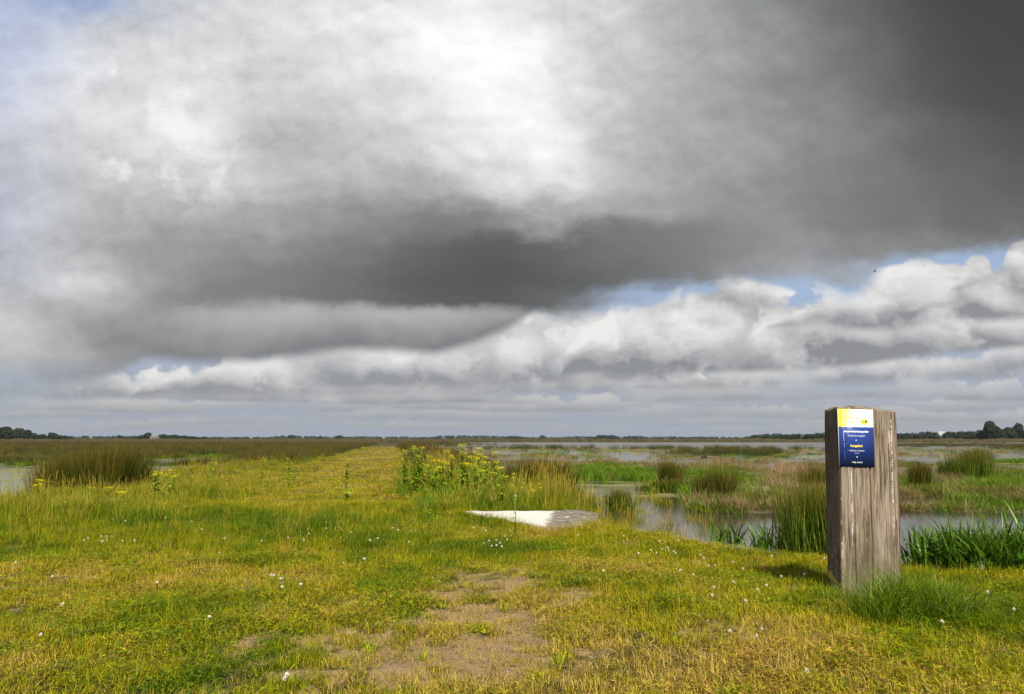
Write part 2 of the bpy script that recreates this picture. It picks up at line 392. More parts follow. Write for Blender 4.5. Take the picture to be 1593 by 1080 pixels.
class MB:
    """collects vertices, faces and per-vertex attributes"""
    def __init__(s): s.V = []; s.F = {}; s.n = 0; s.A = []
    def add(s, V, F, t=0.0, r=0.0):
        V = np.asarray(V, float).reshape(-1, 3)
        F = np.asarray(F, int)
        s.V.append(V); s.F.setdefault(F.shape[1], []).append(F + s.n); s.n += len(V)
        a = np.zeros((len(V), 2)); a[:, 0] = t; a[:, 1] = r; s.A.append(a)
    def mesh(s, name, mats, smooth=False):
        A = np.concatenate(s.A)
        return mesh_np(name, np.concatenate(s.V), [np.concatenate(f) for f in s.F.values()], mats, {'bt': A[:, 0], 'br': A[:, 1]}, smooth)
    def tube(s, pts, rad, sides=6, t=None, r=0.0):
        pts = np.asarray(pts, float); n = len(pts)
        rad = np.broadcast_to(np.asarray(rad, float), (n,))
        d = np.gradient(pts, axis=0); d /= np.linalg.norm(d, axis=1)[:, None] + 1e-9
        up = np.array([1, 0, 0.]) if abs(d[0][2]) > .7 else np.array([0, 0, 1.])
        u = np.cross(d, up); u /= np.linalg.norm(u, axis=1)[:, None] + 1e-9
        v = np.cross(d, u)
        a = np.arange(sides) * 2 * np.pi / sides
        P = pts[:, None] + rad[:, None, None] * (np.cos(a)[None, :, None] * u[:, None] + np.sin(a)[None, :, None] * v[:, None])
        i = np.arange(n - 1)[:, None] * sides; j = np.arange(sides)[None]; k = (j + 1) % sides
        F = np.stack([i + j, i + k, i + sides + k, i + sides + j], -1).reshape(-1, 4)
        tt = np.repeat(np.linspace(0, 1, n), sides) if t is None else t
        s.add(P.reshape(-1, 3), F, tt, r)
        s.F.setdefault(sides, []).append(np.array([list(range(sides))[::-1]]) + s.n - n * sides)
        s.F[sides].append(np.array([list(range(sides))]) + s.n - sides)
    def box(s, c, h, r=0.0, rz=0.0):
        c = np.asarray(c, float); h = np.asarray(h, float)
        q = np.array([[a, b, d] for a in (-1, 1) for b in (-1, 1) for d in (-1, 1)], float) * h
        if rz:
            cs, sn = math.cos(rz), math.sin(rz); q = np.stack([q[:, 0] * cs - q[:, 1] * sn, q[:, 0] * sn + q[:, 1] * cs, q[:, 2]], -1)
        F = [[0, 1, 3, 2], [4, 6, 7, 5], [0, 4, 5, 1], [2, 3, 7, 6], [0, 2, 6, 4], [1, 5, 7, 3]]
        s.add(q + c, F, 0.0, r)

def blades(mb, n, rad, h, w, lean=.5, droop=.5, segs=3, rg=None, spread='disc', center=(0, 0), hpow=1.0, elong=1.0, outward=.5):
    """n tapering, bending blades: one flat ribbon each"""
    rg = rg or rng
    a = rg.uniform(0, 2 * np.pi, n); rr = rad * np.sqrt(rg.uniform(0, 1, n))
    bx = rr * np.cos(a) * elong; by = rr * np.sin(a)
    da = np.where(rg.uniform(0, 1, n) < outward, np.arctan2(by, bx) + rg.normal(0, .5, n), rg.uniform(0, 2 * np.pi, n))
    H = h[0] + (h[1] - h[0]) * rg.uniform(0, 1, n) ** hpow
    W = w * rg.uniform(.7, 1.3, n)
    ln = lean * rg.uniform(.1, 1, n) * (rr / max(rad, 1e-6) * .6 + .4); dr = droop * rg.uniform(.2, 1.2, n)
    tt = np.linspace(0, 1, segs + 1)
    # angle from vertical grows along the blade
    ang = ln[:, None] + dr[:, None] * tt[None] ** 1.5 * 1.6
    step = H[:, None] / segs
    hx = np.concatenate([np.zeros((n, 1)), np.cumsum(np.sin(ang[:, :-1] * .5 + ang[:, 1:] * .5) * step, 1)], 1)
    hz = np.concatenate([np.zeros((n, 1)), np.cumsum(np.cos(ang[:, :-1] * .5 + ang[:, 1:] * .5) * step, 1)], 1)
    P = np.stack([bx[:, None] + np.cos(da)[:, None] * hx, by[:, None] + np.sin(da)[:, None] * hx, hz], -1)
    fa = da + np.pi / 2 + rg.normal(0, .5, n)
    side = np.stack([np.cos(fa), np.sin(fa), np.zeros(n)], -1)[:, None] * (W[:, None] * .5 * (1 - tt[None] ** 2.2 * .96) * (.75 + .5 * np.minimum(tt[None] * 3, .5)))[..., None]
    L = P - side; Rr = P + side
    V = np.stack([L, Rr], 2).reshape(-1, 3)
    V[:, 0] += center[0]; V[:, 1] += center[1]
    base = (np.arange(n) * (segs + 1) * 2)[:, None] + np.arange(segs)[None] * 2
    F = np.stack([base, base + 1, base + 3, base + 2], -1).reshape(-1, 4)
    t = np.broadcast_to(tt[None, :, None], (n, segs + 1, 2)).reshape(-1)
    r = np.repeat(rg.uniform(0, 1, n), (segs + 1) * 2)
    mb.add(V, F, t, r)

# ------------------------------------------------------------------ materials
def new_mat(name):
    m = bpy.data.materials.new(name); m.use_nodes = True; m.node_tree.nodes.clear(); X.nt = m.node_tree
    return m
def attr(name, typ='GEOMETRY'):
    n = X.nt.nodes.new('ShaderNodeAttribute'); n.attribute_name = name; n.attribute_type = typ
    return X(n.outputs['Fac'])
def pos():
    n = X.nt.nodes.new('ShaderNodeNewGeometry'); return X(n.outputs['Position'])
def objco():
    n = X.nt.nodes.new('ShaderNodeTexCoord'); return X(n.outputs['Object'])
def vmul(v, s):
    n = X.nt.nodes.new('ShaderNodeVectorMath'); n.operation = 'MULTIPLY'; X.nt.links.new(v.v, n.inputs[0]); n.inputs[1].default_value = s
    return X(n.outputs[0])
def bump(h, strength=.5, dist=.01, normal=None):
    n = X.nt.nodes.new('ShaderNodeBump'); n.inputs['Strength'].default_value = strength; n.inputs['Distance'].default_value = dist
    X.nt.links.new(h.v, n.inputs['Height'])
    return X(n.outputs[0])
def principled(col, rough=.7, spec=.3, normal=None, metal=0.0, alpha=None):
    n = X.nt.nodes.new('ShaderNodeBsdfPrincipled')
    for k, v in (('Base Color', col), ('Roughness', rough), ('Specular IOR Level', spec), ('Metallic', metal)):
        if isinstance(v, X): X.nt.links.new(v.v, n.inputs[k])
        elif isinstance(v, tuple): n.inputs[k].default_value = (*v[:3], 1)
        else: n.inputs[k].default_value = v
    if normal is not None: X.nt.links.new(normal.v, n.inputs['Normal'])
    return n
def finish(sh):
    o = X.nt.nodes.new('ShaderNodeOutputMaterial'); X.nt.links.new(sh.outputs[0], o.inputs[0])
def simple(name, c, rough=.7, spec=.3, var=.15, scale=30.0):
    m = new_mat(name)
    f = noise(objco(), scale, 3, .6)
    finish(principled(mixc(f, tuple(q * (1 - var) for q in c), tuple(q * (1 + var) for q in c)), rough, spec))
    return m
def leafmat(name, stops, tip=None, tipamt=.5, inst=True, trans=.35, jit=.25, patch=0.0, spec=.25, rough=.5, root=None):
    """blade colour: ramp over a per-tuft tint shifted by a per-blade random; dry tips are a real colour of the blade"""
    m = new_mat(name)
    br = attr('br'); bt = attr('bt')
    f = (br - .5) * jit * 2
    if inst: f = f + attr('tint', 'INSTANCER')
    else: f = f + .5
    if patch: f = f + (noise(pos(), patch, 3, .6) - .5) * .8
    c = ramp(sat(f), stops)
    val = .34 + 1.25 * sat(br * 7.0 - X.m('FLOOR', br * 7.0))
    n = X.nt.nodes.new('ShaderNodeVectorMath'); n.operation = 'SCALE'; X.nt.links.new(c.v, n.inputs[0]); X.nt.links.new(val.v, n.inputs['Scale'])
    c = X(n.outputs[0])
    if tip: c = mixc(sstep(bt, .55, 1.0) * tipamt, c, tip)
    if root: c = mixc((1 - sstep(bt, .0, .35)) * .7, c, root)
    p = principled(c, rough, spec)
    t = X.nt.nodes.new('ShaderNodeBsdfTranslucent'); X.nt.links.new(c.v, t.inputs[0])
    mx = X.nt.nodes.new('ShaderNodeMixShader'); mx.inputs[0].default_value = trans
    X.nt.links.new(p.outputs[0], mx.inputs[1]); X.nt.links.new(t.outputs[0], mx.inputs[2])
    finish(mx)
    return m

M_LAWN = leafmat('lawn_blades', [(0, (.065, .13, .002)), (.28, (.185, .225, .002)), (.55, (.365, .325, .002)), (.8, (.40, .285, .008)), (1, (.48, .34, .08))], tip=(.42, .34, .03), tipamt=.35, spec=.08, jit=.34)
M_TALL = leafmat('tall_grass_blades', [(0, (.06, .14, .002)), (.4, (.19, .26, .002)), (.7, (.35, .31, .004)), (1, (.42, .24, .05))], tip=(.40, .29, .05), tipamt=.5, spec=.08, jit=.36)
M_RUSH = leafmat('rush_blades', [(0, (.035, .06, .006)), (.45, (.075, .085, .006)), (.75, (.13, .095, .012)), (1, (.20, .11, .03))], tip=(.16, .075, .02), tipamt=.7)
M_DEAD = leafmat('dead_reed_blades', [(0, (.13, .13, .02)), (.35, (.22, .16, .055)), (.7, (.27, .17, .08)), (1, (.34, .24, .13))], tip=(.20, .10, .05), tipamt=.5, trans=.2)
M_LUSH = leafmat('marsh_grass_blades', [(0, (.05, .13, .004)), (.5, (.10, .21, .006)), (.8, (.19, .26, .01)), (1, (.24, .22, .03))], tip=(.22, .24, .03), tipamt=.3, spec=.1)
LEAFM = {}

def ground_material():
    m = new_mat('marsh_and_turf_ground')
    p = pos()
    n1 = noise(p, 3.0, 5, .6); n2 = noise(p, 45.0, 5, .65); n3 = noise(p, .35, 4, .55); n4 = noise(p, 240.0, 3, .6)
    turf = mixc(sstep(n2, .38, .68), (.020, .024, .006), (.095, .090, .012))
    turf = mixc(sstep(n1, .4, .7) * .5, turf, (.13, .085, .030))
    turf = mixc(sstep(n4, .58, .66) * .7, turf, (.24, .20, .05))
    sand = mixc(n2, (.25, .17, .07), (.46, .335, .16))
    sand = mixc(sstep(n1, .40, .65) * .7, sand, (.36, .22, .11))
    sand = mixc(sstep(n4, .55, .7) * .5, sand, (.60, .47, .29))
    mud = mixc(n1, (.10, .085, .045), (.17, .145, .07))
    mud = mixc(sstep(n3, .45, .62) * .6, mud, (.145, .15, .035))
    far = mixc(sstep(noise(vmul(p, (.010, .03, 0)), 1.0, 5, .6), .35, .65), (.034, .027, .015), (.070, .060, .022))  # distant ground painted darker to stand in for cloud shadow
    c = mixc(sat(attr('bare') * 1.6), turf, sand)
    c = mixc(attr('mud'), c, mud)
    c = mixc(attr('far'), c, far)
    h = n2 * .6 + n4 * .5 + n1 * .5
    finish(principled(c, .9, .15, bump(h, .9, .03)))
    return m
def build_ground():
    th = np.concatenate([np.linspace(-180, -44, 46)[:-1], np.linspace(-44, 44, 300), np.linspace(44, 180, 46)[1:]]) * math.pi / 180
    r = np.concatenate([[0.0, .5], np.geomspace(1.0, 9.0, 300), np.geomspace(9.06, 60, 260)[0:], np.geomspace(61.0, 3400, 150)])
    RR, TH = np.meshgrid(r, th, indexing='ij')
    x = RR * np.sin(TH); y = RR * np.cos(TH)
    z = height(x, y)
    dd = dike(x, y)
    n, k = x.shape
    i = (np.arange(n - 1) * k)[:, None] + np.arange(k - 1)[None]
    F = np.stack([i, i + 1, i + k + 1, i + k], -1).reshape(-1, 4)
    V = np.stack([x, y, z], -1).reshape(-1, 3)
    me = mesh_np('ground', V, [F[:, ::-1]], [ground_material()],
                 {'bare': bare(x, y).reshape(-1), 'mud': (1 - ss(dd, -.5, .1)).reshape(-1), 'far': ss(y, 90, 200).reshape(-1)}, True)
    tag(link('ground', me), kind='structure')
def water_material():
    m = new_mat('marsh_water')
    p = pos()
    x, y, z = sep(p)
    r = X.m('SQRT', x * x + y * y)
    ripple = noise(vmul(p, (1.0, 2.4, 1)), 5.0, 4, .55); fine = noise(vmul(p, (1.0, 1.8, 1)), 22.0, 2, .5)
    big = noise(vmul(p, (.5, 2.0, 1)), .9, 4, .6)
    # duckweed and scum floating on the still pools
    scum = sstep(noise(vmul(p, (.30, .45, 1)), 1.0, 5, .62), .50, .60)
    left = 1 - sstep(x, -6.5, -5.5)
    inner = sstep(y, 14.0, 16.5) * (1 - sstep(y, 90, 118))
    film = sat(scum * inner + left * sstep(noise(vmul(p, (.5, 1.2, 1)), 1.6, 6, .7), .44, .60) * .75)
    film = film * sstep(noise(p, 30.0, 4, .7), .34, .46)
    lake = sstep(y, 105, 125)
    h = ripple * (.35 + lake * 1.0) + fine * .25 + big * lake * 1.5
    body = mixc(left, (.035, .032, .022), (.16, .17, .12))
    body = mixc(lake, body, (.12, .115, .105))
    nb = bump(h, .12, .03)
    w = principled(body, .06, .5, nb)
    wr = sat(.05 + lake * .30)
    X.nt.links.new(wr.v, w.inputs['Roughness'])
    w.inputs['IOR'].default_value = 1.33
    f = principled(mixc(noise(p, 60, 3, .6), (.13, .12, .04), (.20, .20, .07)), .8, .2, bump(noise(p, 90, 3, .6), .4, .01))
    mx = X.nt.nodes.new('ShaderNodeMixShader'); X.nt.links.new(film.v, mx.inputs[0])
    X.nt.links.new(w.outputs[0], mx.inputs[1]); X.nt.links.new(f.outputs[0], mx.inputs[2])
    finish(mx)
    return m
def build_water():
    mb = MB(); mb.add([(-2500, -200, WATER), (2500, -200, WATER), (2500, 600, WATER), (-2500, 600, WATER)], [[0, 1, 2, 3]])
    tag(link('water', mb.mesh('water', [water_material()])), kind='structure')
build_ground(); build_water()

def build_sun():
    l = bpy.data.lights.new('sun', 'SUN'); l.energy = 5.0; l.angle = R(.53); l.color = (1.0, .955, .87)
    o = bpy.data.objects.new('sun', l); COL.objects.link(o)
    d = np.array([math.sin(SUN_AZ) * math.cos(SUN_EL), math.cos(SUN_AZ) * math.cos(SUN_EL), math.sin(SUN_EL)])
    from mathutils import Vector
    o.rotation_euler = Vector(d).to_track_quat('Z', 'Y').to_euler()
    o.location = (0, 0, 30)
build_sun()

# ------------------------------------------------------------------ ground cover (uncountable), instanced tufts
def proto_coll(name, meshes):
    c = bpy.data.collections.new(name)
    for i, me in enumerate(meshes):
        c.objects.link(bpy.data.objects.new('%s_tuft_%02d' % (name, i), me))
    return c
def gn_group(coll):
    ng = bpy.data.node_groups.new('scatter_' + coll.name, 'GeometryNodeTree')
    ng.interface.new_socket('Geometry', in_out='INPUT', socket_type='NodeSocketGeometry')
    ng.interface.new_socket('Geometry', in_out='OUTPUT', socket_type='NodeSocketGeometry')
    N = ng.nodes; Lk = ng.links
    gi = N.new('NodeGroupInput'); go = N.new('NodeGroupOutput')
    ci = N.new('GeometryNodeCollectionInfo'); ci.inputs['Collection'].default_value = coll
    ci.inputs['Separate Children'].default_value = True; ci.inputs['Reset Children'].default_value = True
    iop = N.new('GeometryNodeInstanceOnPoints'); iop.inputs['Pick Instance'].default_value = True
    def named(n, t):
        a = N.new('GeometryNodeInputNamedAttribute'); a.data_type = t; a.inputs['Name'].default_value = n; return a.outputs['Attribute']
    Lk.new(gi.outputs[0], iop.inputs['Points']); Lk.new(ci.outputs[0], iop.inputs['Instance'])
    Lk.new(named('vid', 'INT'), iop.inputs['Instance Index'])
    Lk.new(named('rot', 'FLOAT_VECTOR'), iop.inputs['Rotation']); Lk.new(named('scl', 'FLOAT_VECTOR'), iop.inputs['Scale'])
    Lk.new(iop.outputs[0], go.inputs[0])
    return ng
def scatter(name, label, coll, x, y, scl, tint, hs=None, tilt=.12, cat='grass', dz=-.005, z=None):
    n = len(x)
    if n == 0: return
    me = bpy.data.meshes.new(name); me.vertices.add(n)
    zz = (height(x, y) if z is None else z) + dz
    me.vertices.foreach_set('co', np.stack([x, y, zz], -1).astype(np.float32).reshape(-1))
    a = me.attributes.new('vid', 'INT', 'POINT'); a.data.foreach_set('value', rng.integers(0, len(coll.objects), n).astype(np.int32))
    rot = np.stack([rng.normal(0, tilt, n), rng.normal(0, tilt, n), rng.uniform(0, 2 * np.pi, n)], -1)
    a = me.attributes.new('rot', 'FLOAT_VECTOR', 'POINT'); a.data.foreach_set('vector', rot.astype(np.float32).reshape(-1))
    hs = scl if hs is None else hs
    a = me.attributes.new('scl', 'FLOAT_VECTOR', 'POINT'); a.data.foreach_set('vector', np.stack([scl, scl, hs], -1).astype(np.float32).reshape(-1))
    a = me.attributes.new('tint', 'FLOAT', 'POINT'); a.data.foreach_set('value', np.clip(tint, -.2, 1.2).astype(np.float32))
    o = link(name, me)
    md = o.modifiers.new('scatter', 'NODES'); md.node_group = gn_group(coll)
    tag(o, label, cat, kind='stuff')
    return o
def protos(kind, mat, k, fn):
    out = []
    for i in range(k):
        mb = MB(); fn(mb, i); out.append(mb.mesh('%s_%d' % (kind, i), [mat]))
    return proto_coll(kind, out)

def f_short(mb, i):
    blades(mb, 46, .085, (.015, .050), .0034, lean=1.3, droop=.9, segs=2, outward=.15)
    blades(mb, 14, .07, (.02, .07), .0026, lean=.8, droop=1.0, segs=3, outward=.1)
    if i % 3 == 0: blades(mb, 3, .06, (.06, .12), .0016, lean=.35, droop=.35, segs=3)
def f_leaf(mb, i):
    """low clover and plantain leaves"""
    for q in range(22):
        a = rng.uniform(0, 6.28); r = .08 * math.sqrt(rng.uniform()); c = np.array([r * math.cos(a), r * math.sin(a), rng.uniform(.012, .05)])
        R0 = rng.uniform(.004, .0085); b0 = rng.uniform(0, 6.28); br_ = rng.uniform()
        for k in range(3):
            b = b0 + k * 2.094; d = np.array([math.cos(b), math.sin(b), rng.uniform(-.3, .4)]); e = np.array([-math.sin(b), math.cos(b), 0])
            mb.add([c, c + d * R0 + e * R0 * .62, c + d * R0 * 1.75, c + d * R0 - e * R0 * .62], [[0, 1, 2, 3]], .3, br_)
    blades(mb, 14, .07, (.015, .04), .003, lean=1.2, droop=.8, segs=2, outward=.2)
def f_straw(mb, i):
    """dry stems and clippings lying on the soil"""
    for q in range(16):
        a = rng.uniform(0, 6.28); r = .12 * math.sqrt(rng.uniform()); c = np.array([r * math.cos(a), r * math.sin(a), rng.uniform(.004, .018)])
        b = rng.uniform(0, 6.28); L = rng.uniform(.012, .06); w = rng.uniform(.0008, .002); d = np.array([math.cos(b), math.sin(b), rng.normal(0, .18)]) * L; e = np.array([-math.sin(b), math.cos(b), 0]) * w
        mb.add([c - e, c + e, c + d + e * .4, c + d - e * .4], [[0, 1, 2, 3]], rng.uniform(), rng.uniform(.4, 1))
def f_mid(mb, i):
    blades(mb, 40, .10, (.05, .16), .0042, lean=.8, droop=.8, segs=3, outward=.25)
    blades(mb, 5, .08, (.14, .26), .0018, lean=.3, droop=.3, segs=3)
def seedheads(mb, n, rad, h, w, rg=rng):
    for k in range(n):
        a = rg.uniform(0, 6.28); r = rad * rg.uniform(0, 1); H = rg.uniform(*h); la = rg.uniform(0, 6.28); l = rg.uniform(.05, .25) * H
        b = np.array([r * math.cos(a), r * math.sin(a), 0]); t = b + [l * math.cos(la), l * math.sin(la), H]
        mid = (b + t) / 2 + [0, 0, H * .04]
        mb.tube([b, mid, t], [w * .5, w * .4, w * .3], 3, t=np.repeat([.7, .85, 1.], 3), r=.9)
        d = (t - mid) / np.linalg.norm(t - mid)
        for q in range(5):
            c = t - d * q * .018; e = np.array([rg.normal(0, .006), rg.normal(0, .006), .012])
            mb.add([c - [w * 1.4, 0, 0], c + [w * 1.4, 0, 0], c + e + d * .016], [[0, 1, 2]], 1.0, .97)
def f_tall(mb, i):
    blades(mb, 46, .15, (.10, .34), .0052, lean=.5, droop=.6, segs=4, outward=.25)
    blades(mb, 14, .12, (.05, .16), .006, lean=.9, droop=.6, segs=2)
    seedheads(mb, 7, .13, (.26, .50), .0022)
def f_dead(mb, i):
    blades(mb, 60, .22, (.12, .42), .006, lean=.75, droop=.5, segs=3, outward=.2)
    blades(mb, 20, .25, (.2, .5), .005, lean=.4, droop=.2, segs=2)
def f_lush(mb, i):
    blades(mb, 60, .20, (.10, .34), .010, lean=.5, droop=.6, segs=3, outward=.4)
def f_rush(mb, i):
    blades(mb, 85, .20, (.35, .95), .0065, lean=.38, droop=.16, segs=3, outward=.75, hpow=.7)
C_SHORT = protos('short_turf', M_LAWN, 7, f_short)
C_LEAF = protos('clover_leaves', M_TALL, 5, f_leaf)
C_STRAW = protos('straw_litter', M_DEAD, 5, f_straw)
C_MID = protos('mid_grass', M_LAWN, 6, f_mid)
C_TALL = protos('tall_grass', M_TALL, 6, f_tall)
C_DEAD = protos('dead_reed', M_DEAD, 5, f_dead)
C_LUSH = protos('lush_grass', M_LUSH, 5, f_lush)
C_RUSH = protos('rush', M_RUSH, 5, f_rush)

def wedge(n, r0, r1, logr=False, half=.72, pad=1.0):
    """random points in the part of the land the camera can see, with a margin"""
    if logr: r = np.exp(rng.uniform(math.log(r0), math.log(r1), n))
    else: r = np.sqrt(rng.uniform(r0 * r0, r1 * r1, n))
    s = rng.uniform(-1, 1, n) * (half + pad / r)
    return r * s, r
SLAB = [(-.65, 10.95), (.98, 11.1), (1.12, 10.6), (1.02, 9.85), (.74, 9.10), (.47, 8.95), (-.20, 10.1)]
def in_slab(x, y, grow=0.0):
    c = False; x = np.asarray(x); inside = np.zeros(x.shape, bool); n = len(SLAB)
    for i in range(n):
        (x1, y1), (x2, y2) = SLAB[i], SLAB[(i + 1) % n]
        k = ((y1 > y) != (y2 > y)) & (x < (x2 - x1) * (y - y1) / (y2 - y1 + 1e-9) + x1)
        inside ^= k
    return inside
def in_post(x, y): return (np.abs(x - 2.38) < .26) & (np.abs(y - 5.47) < .14)
def tallness(x, y):
    s = s_of(x, y)
    n = fbm(x * .7, y * .7, 81, 3) - .5
    left = ss(y + n * 5, 6.6, 10.5) * ss(-s + n * 3.2, .2, 3.6)
    left = np.maximum(left, ss(-s, 2.2, 5.0) * ss(y + n * 3, 6.0, 8.5))
    mid = .45 * gauss(x, y, -1.9, 8.8, 2.2, 1.6)
    right = ss(y + n * 2, 10.3, 12.2) * ss(s + n * 1.6, .8, 2.6)
    return np.clip(np.maximum(np.maximum(left, right), mid), 0, 1)
def turf_tint(x, y):
    s = s_of(x, y)
    t = .52 + (fbm(x * .9, y * .8, 91, 4, .6) - .5) * 1.25 + (fbm(x * 4.5, y * 3.5, 93, 3, .6) - .5) * .75
    t = t + .38 * gauss(x, y, -2.6, 6.2, 1.6, 1.0) + .16 * gauss(x, y, .2, 4.2, 1.6, 1.8) + .14 * gauss(x, y, 1.4, 4.2, .9, .9)
    t = t - .30 * gauss(x, y, -3.4, 9.6, 3.0, 2.4) - .35 * gauss(x, y, -.8, 8.0, .8, .7) - .35 * gauss(x, y, 0, 7.7, .35, .4) - .3 * gauss(x, y, 3.2, 4.4, 1.2, .7)
    t = t + .16 * ss(y, 11, 16) * (1 - ss(np.abs(s), 1.0, 1.6))
    return t

# close turf
x, y = wedge(60000, 1.9, 13.0)
dd = dike(x, y); b = bare(x, y); tl = tallness(x, y)
keep = (dd > -.15) & ~in_slab(x, y) & ~in_post(x, y) & (rng.uniform(0, 1, len(x)) > b * .70) & (rng.uniform(0, 1, len(x)) > tl * .6)
keep &= (rng.uniform(0, 1, len(x)) < .45 + .75 * fbm(x * 3, y * 3, 15, 2))
x, y, b, tl = x[keep], y[keep], b[keep], tl[keep]
sc = rng.uniform(.65, 1.25, len(x)) * (1 - b * .35)
scatter('turf', 'short yellow-green turf with clover leaves covering the foreground', C_SHORT, x, y, sc, turf_tint(x, y) + rng.normal(0, .12, len(x)) + b * .2, hs=sc * (1 + tl * .8) * (.75 + .7 * fbm(x * 1.7, y * 1.7, 16, 3)))
def leafy(n, r0, r1, name, label, coll, prob, tint, s0, s1):
    x, y = wedge(n, r0, r1)
    keep = (dike(x, y) > -.1) & ~in_slab(x, y) & ~in_post(x, y) & (rng.uniform(0, 1, n) < prob(x, y))
    x, y = x[keep], y[keep]
    scatter(name, label, coll, x, y, rng.uniform(s0, s1, len(x)), tint(x, y) + rng.normal(0, .15, len(x)))
leafy(26000, 1.9, 11.0, 'clover_leaves', 'low clover leaves mixed through the turf', C_LEAF, lambda x, y: (1 - bare(x, y)) * ss(fbm(x * 1.3, y * 1.3, 151, 3), .38, .62), lambda x, y: turf_tint(x, y) - .12, .7, 1.3)
leafy(22000, 1.9, 10.0, 'straw_litter', 'dry straw and clippings lying on the soil and in the turf', C_STRAW, lambda x, y: .18 + .82 * bare(x, y) + .4 * ss(turf_tint(x, y), .6, .9), lambda x, y: .6 + 0 * x, .7, 1.3)
# longer tufts standing in the turf
x, y = wedge(9000, 2.0, 13.5)
dd = dike(x, y); b = bare(x, y); tl = tallness(x, y)
f = ss(fbm(x * 1.5, y * 1.5, 19, 3), .48, .68) * .30 + tl * .9 + .015
keep = (dd > -.2) & ~in_slab(x, y) & ~in_post(x, y) & (b < .5) & (rng.uniform(0, 1, len(x)) < f)
x, y, tl = x[keep], y[keep], tl[keep]
sc = rng.uniform(.45, .85, len(x)) * (.75 + tl * .5)
scatter('meadow_grass', 'longer green grass tufts scattered through the short turf', C_MID, x, y, sc, turf_tint(x, y) - .18 + rng.normal(0, .15, len(x)))
# tall verge grass both sides of the path
x, y = wedge(15000, 5.5, 60.0, True)
dd = dike(x, y); tl = tallness(x, y)
keep = (dd > -.35) & ~in_slab(x, y) & (rng.uniform(0, 1, len(x)) < tl ** 1.3)
x, y, tl = x[keep], y[keep], tl[keep]
sc = rng.uniform(.6, 1.1, len(x)) * (.55 + tl * .5)
big = ss(fbm(x * .5, y * .5, 23, 3), .35, .65)
shore = (1 - .50 * (1 - ss(dike(x, y), 0, 2.2)) * (x < 0)) * (1 - .42 * ss(-x, 3.5, 6.5) * ss(y, 9, 12))
scatter('verge_grass', 'tall seeding grass on the verges of the path', C_TALL, x, y, sc * (1 + y * .006), turf_tint(x, y) * .8 + rng.normal(0, .2, len(x)) - .08 + .2 * ss(fbm(x * .8, y * .5, 24, 3), .5, .7), hs=sc * (.66 + .95 * big) * shore)
# lush foot of the ragwort patch
x, y = wedge(9000, 11.0, 24.0)
s = s_of(x, y)
keep = (s > 1.25) & (s < 4.0) & ~in_slab(x, y) & (y > 11.3) & (rng.uniform(0, 1, len(x)) < .45 * ss(fbm(x * 1.1, y * .8, 161, 3), .35, .6))
x, y = x[keep], y[keep]
scatter('weeds', 'leafy green weeds crowding round the ragwort', C_LUSH, x, y, rng.uniform(.5, .9, len(x)), .55 + rng.normal(0, .2, len(x)), hs=rng.uniform(.6, 1.35, len(x)))
# grass leaning over the front edge of the slab
n = 260; t = rng.uniform(0, 1, n); seg = rng.integers(0, 4, n); EP = np.array([(1.12, 10.6), (1.02, 9.85), (.74, 9.10), (.47, 8.95), (-.20, 10.1), (-.65, 10.95)])
seg = rng.choice([0, 1, 2, 3, 3, 3, 4], n); P0 = EP[seg]; P1 = EP[seg + 1]
P = P0 + (P1 - P0) * t[:, None]; x = P[:, 0] - .02 * np.sign(P[:, 0] - .1) + rng.normal(0, .05, n); y = P[:, 1] - .10 - np.abs(rng.normal(0, .07, n))
scatter('slab_edge_grass', 'grass growing over the front edge of the concrete slab', C_MID, x, y, rng.uniform(.7, 1.2, n), turf_tint(x, y) + rng.normal(0, .15, n), hs=rng.uniform(.4, .95, n), tilt=.25)
# mown path and far dike top
x, y = wedge(52000, 11.5, 110.0, True, half=.62)
s = s_of(x, y); dd = dike(x, y)
keep = (dd > .1) & ~in_slab(x, y) & (np.abs(s) < 3.5)
x, y = x[keep], y[keep]
scatter('path_grass', 'short pale yellow grass growing on the mown path', C_SHORT, x, y, (1.3 + y * .035) * rng.uniform(.7, 1.2, len(x)), turf_tint(x, y) + .05 + rng.normal(0, .12, len(x)), hs=rng.uniform(.8, 1.3, len(x)))
# rushes lining both dike shoulders far out
x, y = wedge(26000, 24.0, 230.0, True, half=.66)
s = s_of(x, y); edge = np.minimum(np.abs(s - 3.6), np.abs(s + 5.2) * .75)
f = (1 - ss(edge, .8, 2.2)) * ss(y, 24, 38) * ss(fbm(x * .35, y * .16, 27, 3), .28, .45)
f = np.where((s > 0), f, f * ss(y, 30, 48))
keep = (rng.uniform(0, 1, len(x)) < f)
x, y = x[keep], y[keep]
scatter('rushes', 'olive brown rushes lining the dike in the distance', C_RUSH, x, y, rng.uniform(.6, 1.0, len(x)) * (1 + y * .008), .35 + rng.normal(0, .15, len(x)) + (fbm(x * .1, y * .05, 33, 2) - .5) * .7, hs=rng.uniform(.5, .85, len(x)), cat='rushes')

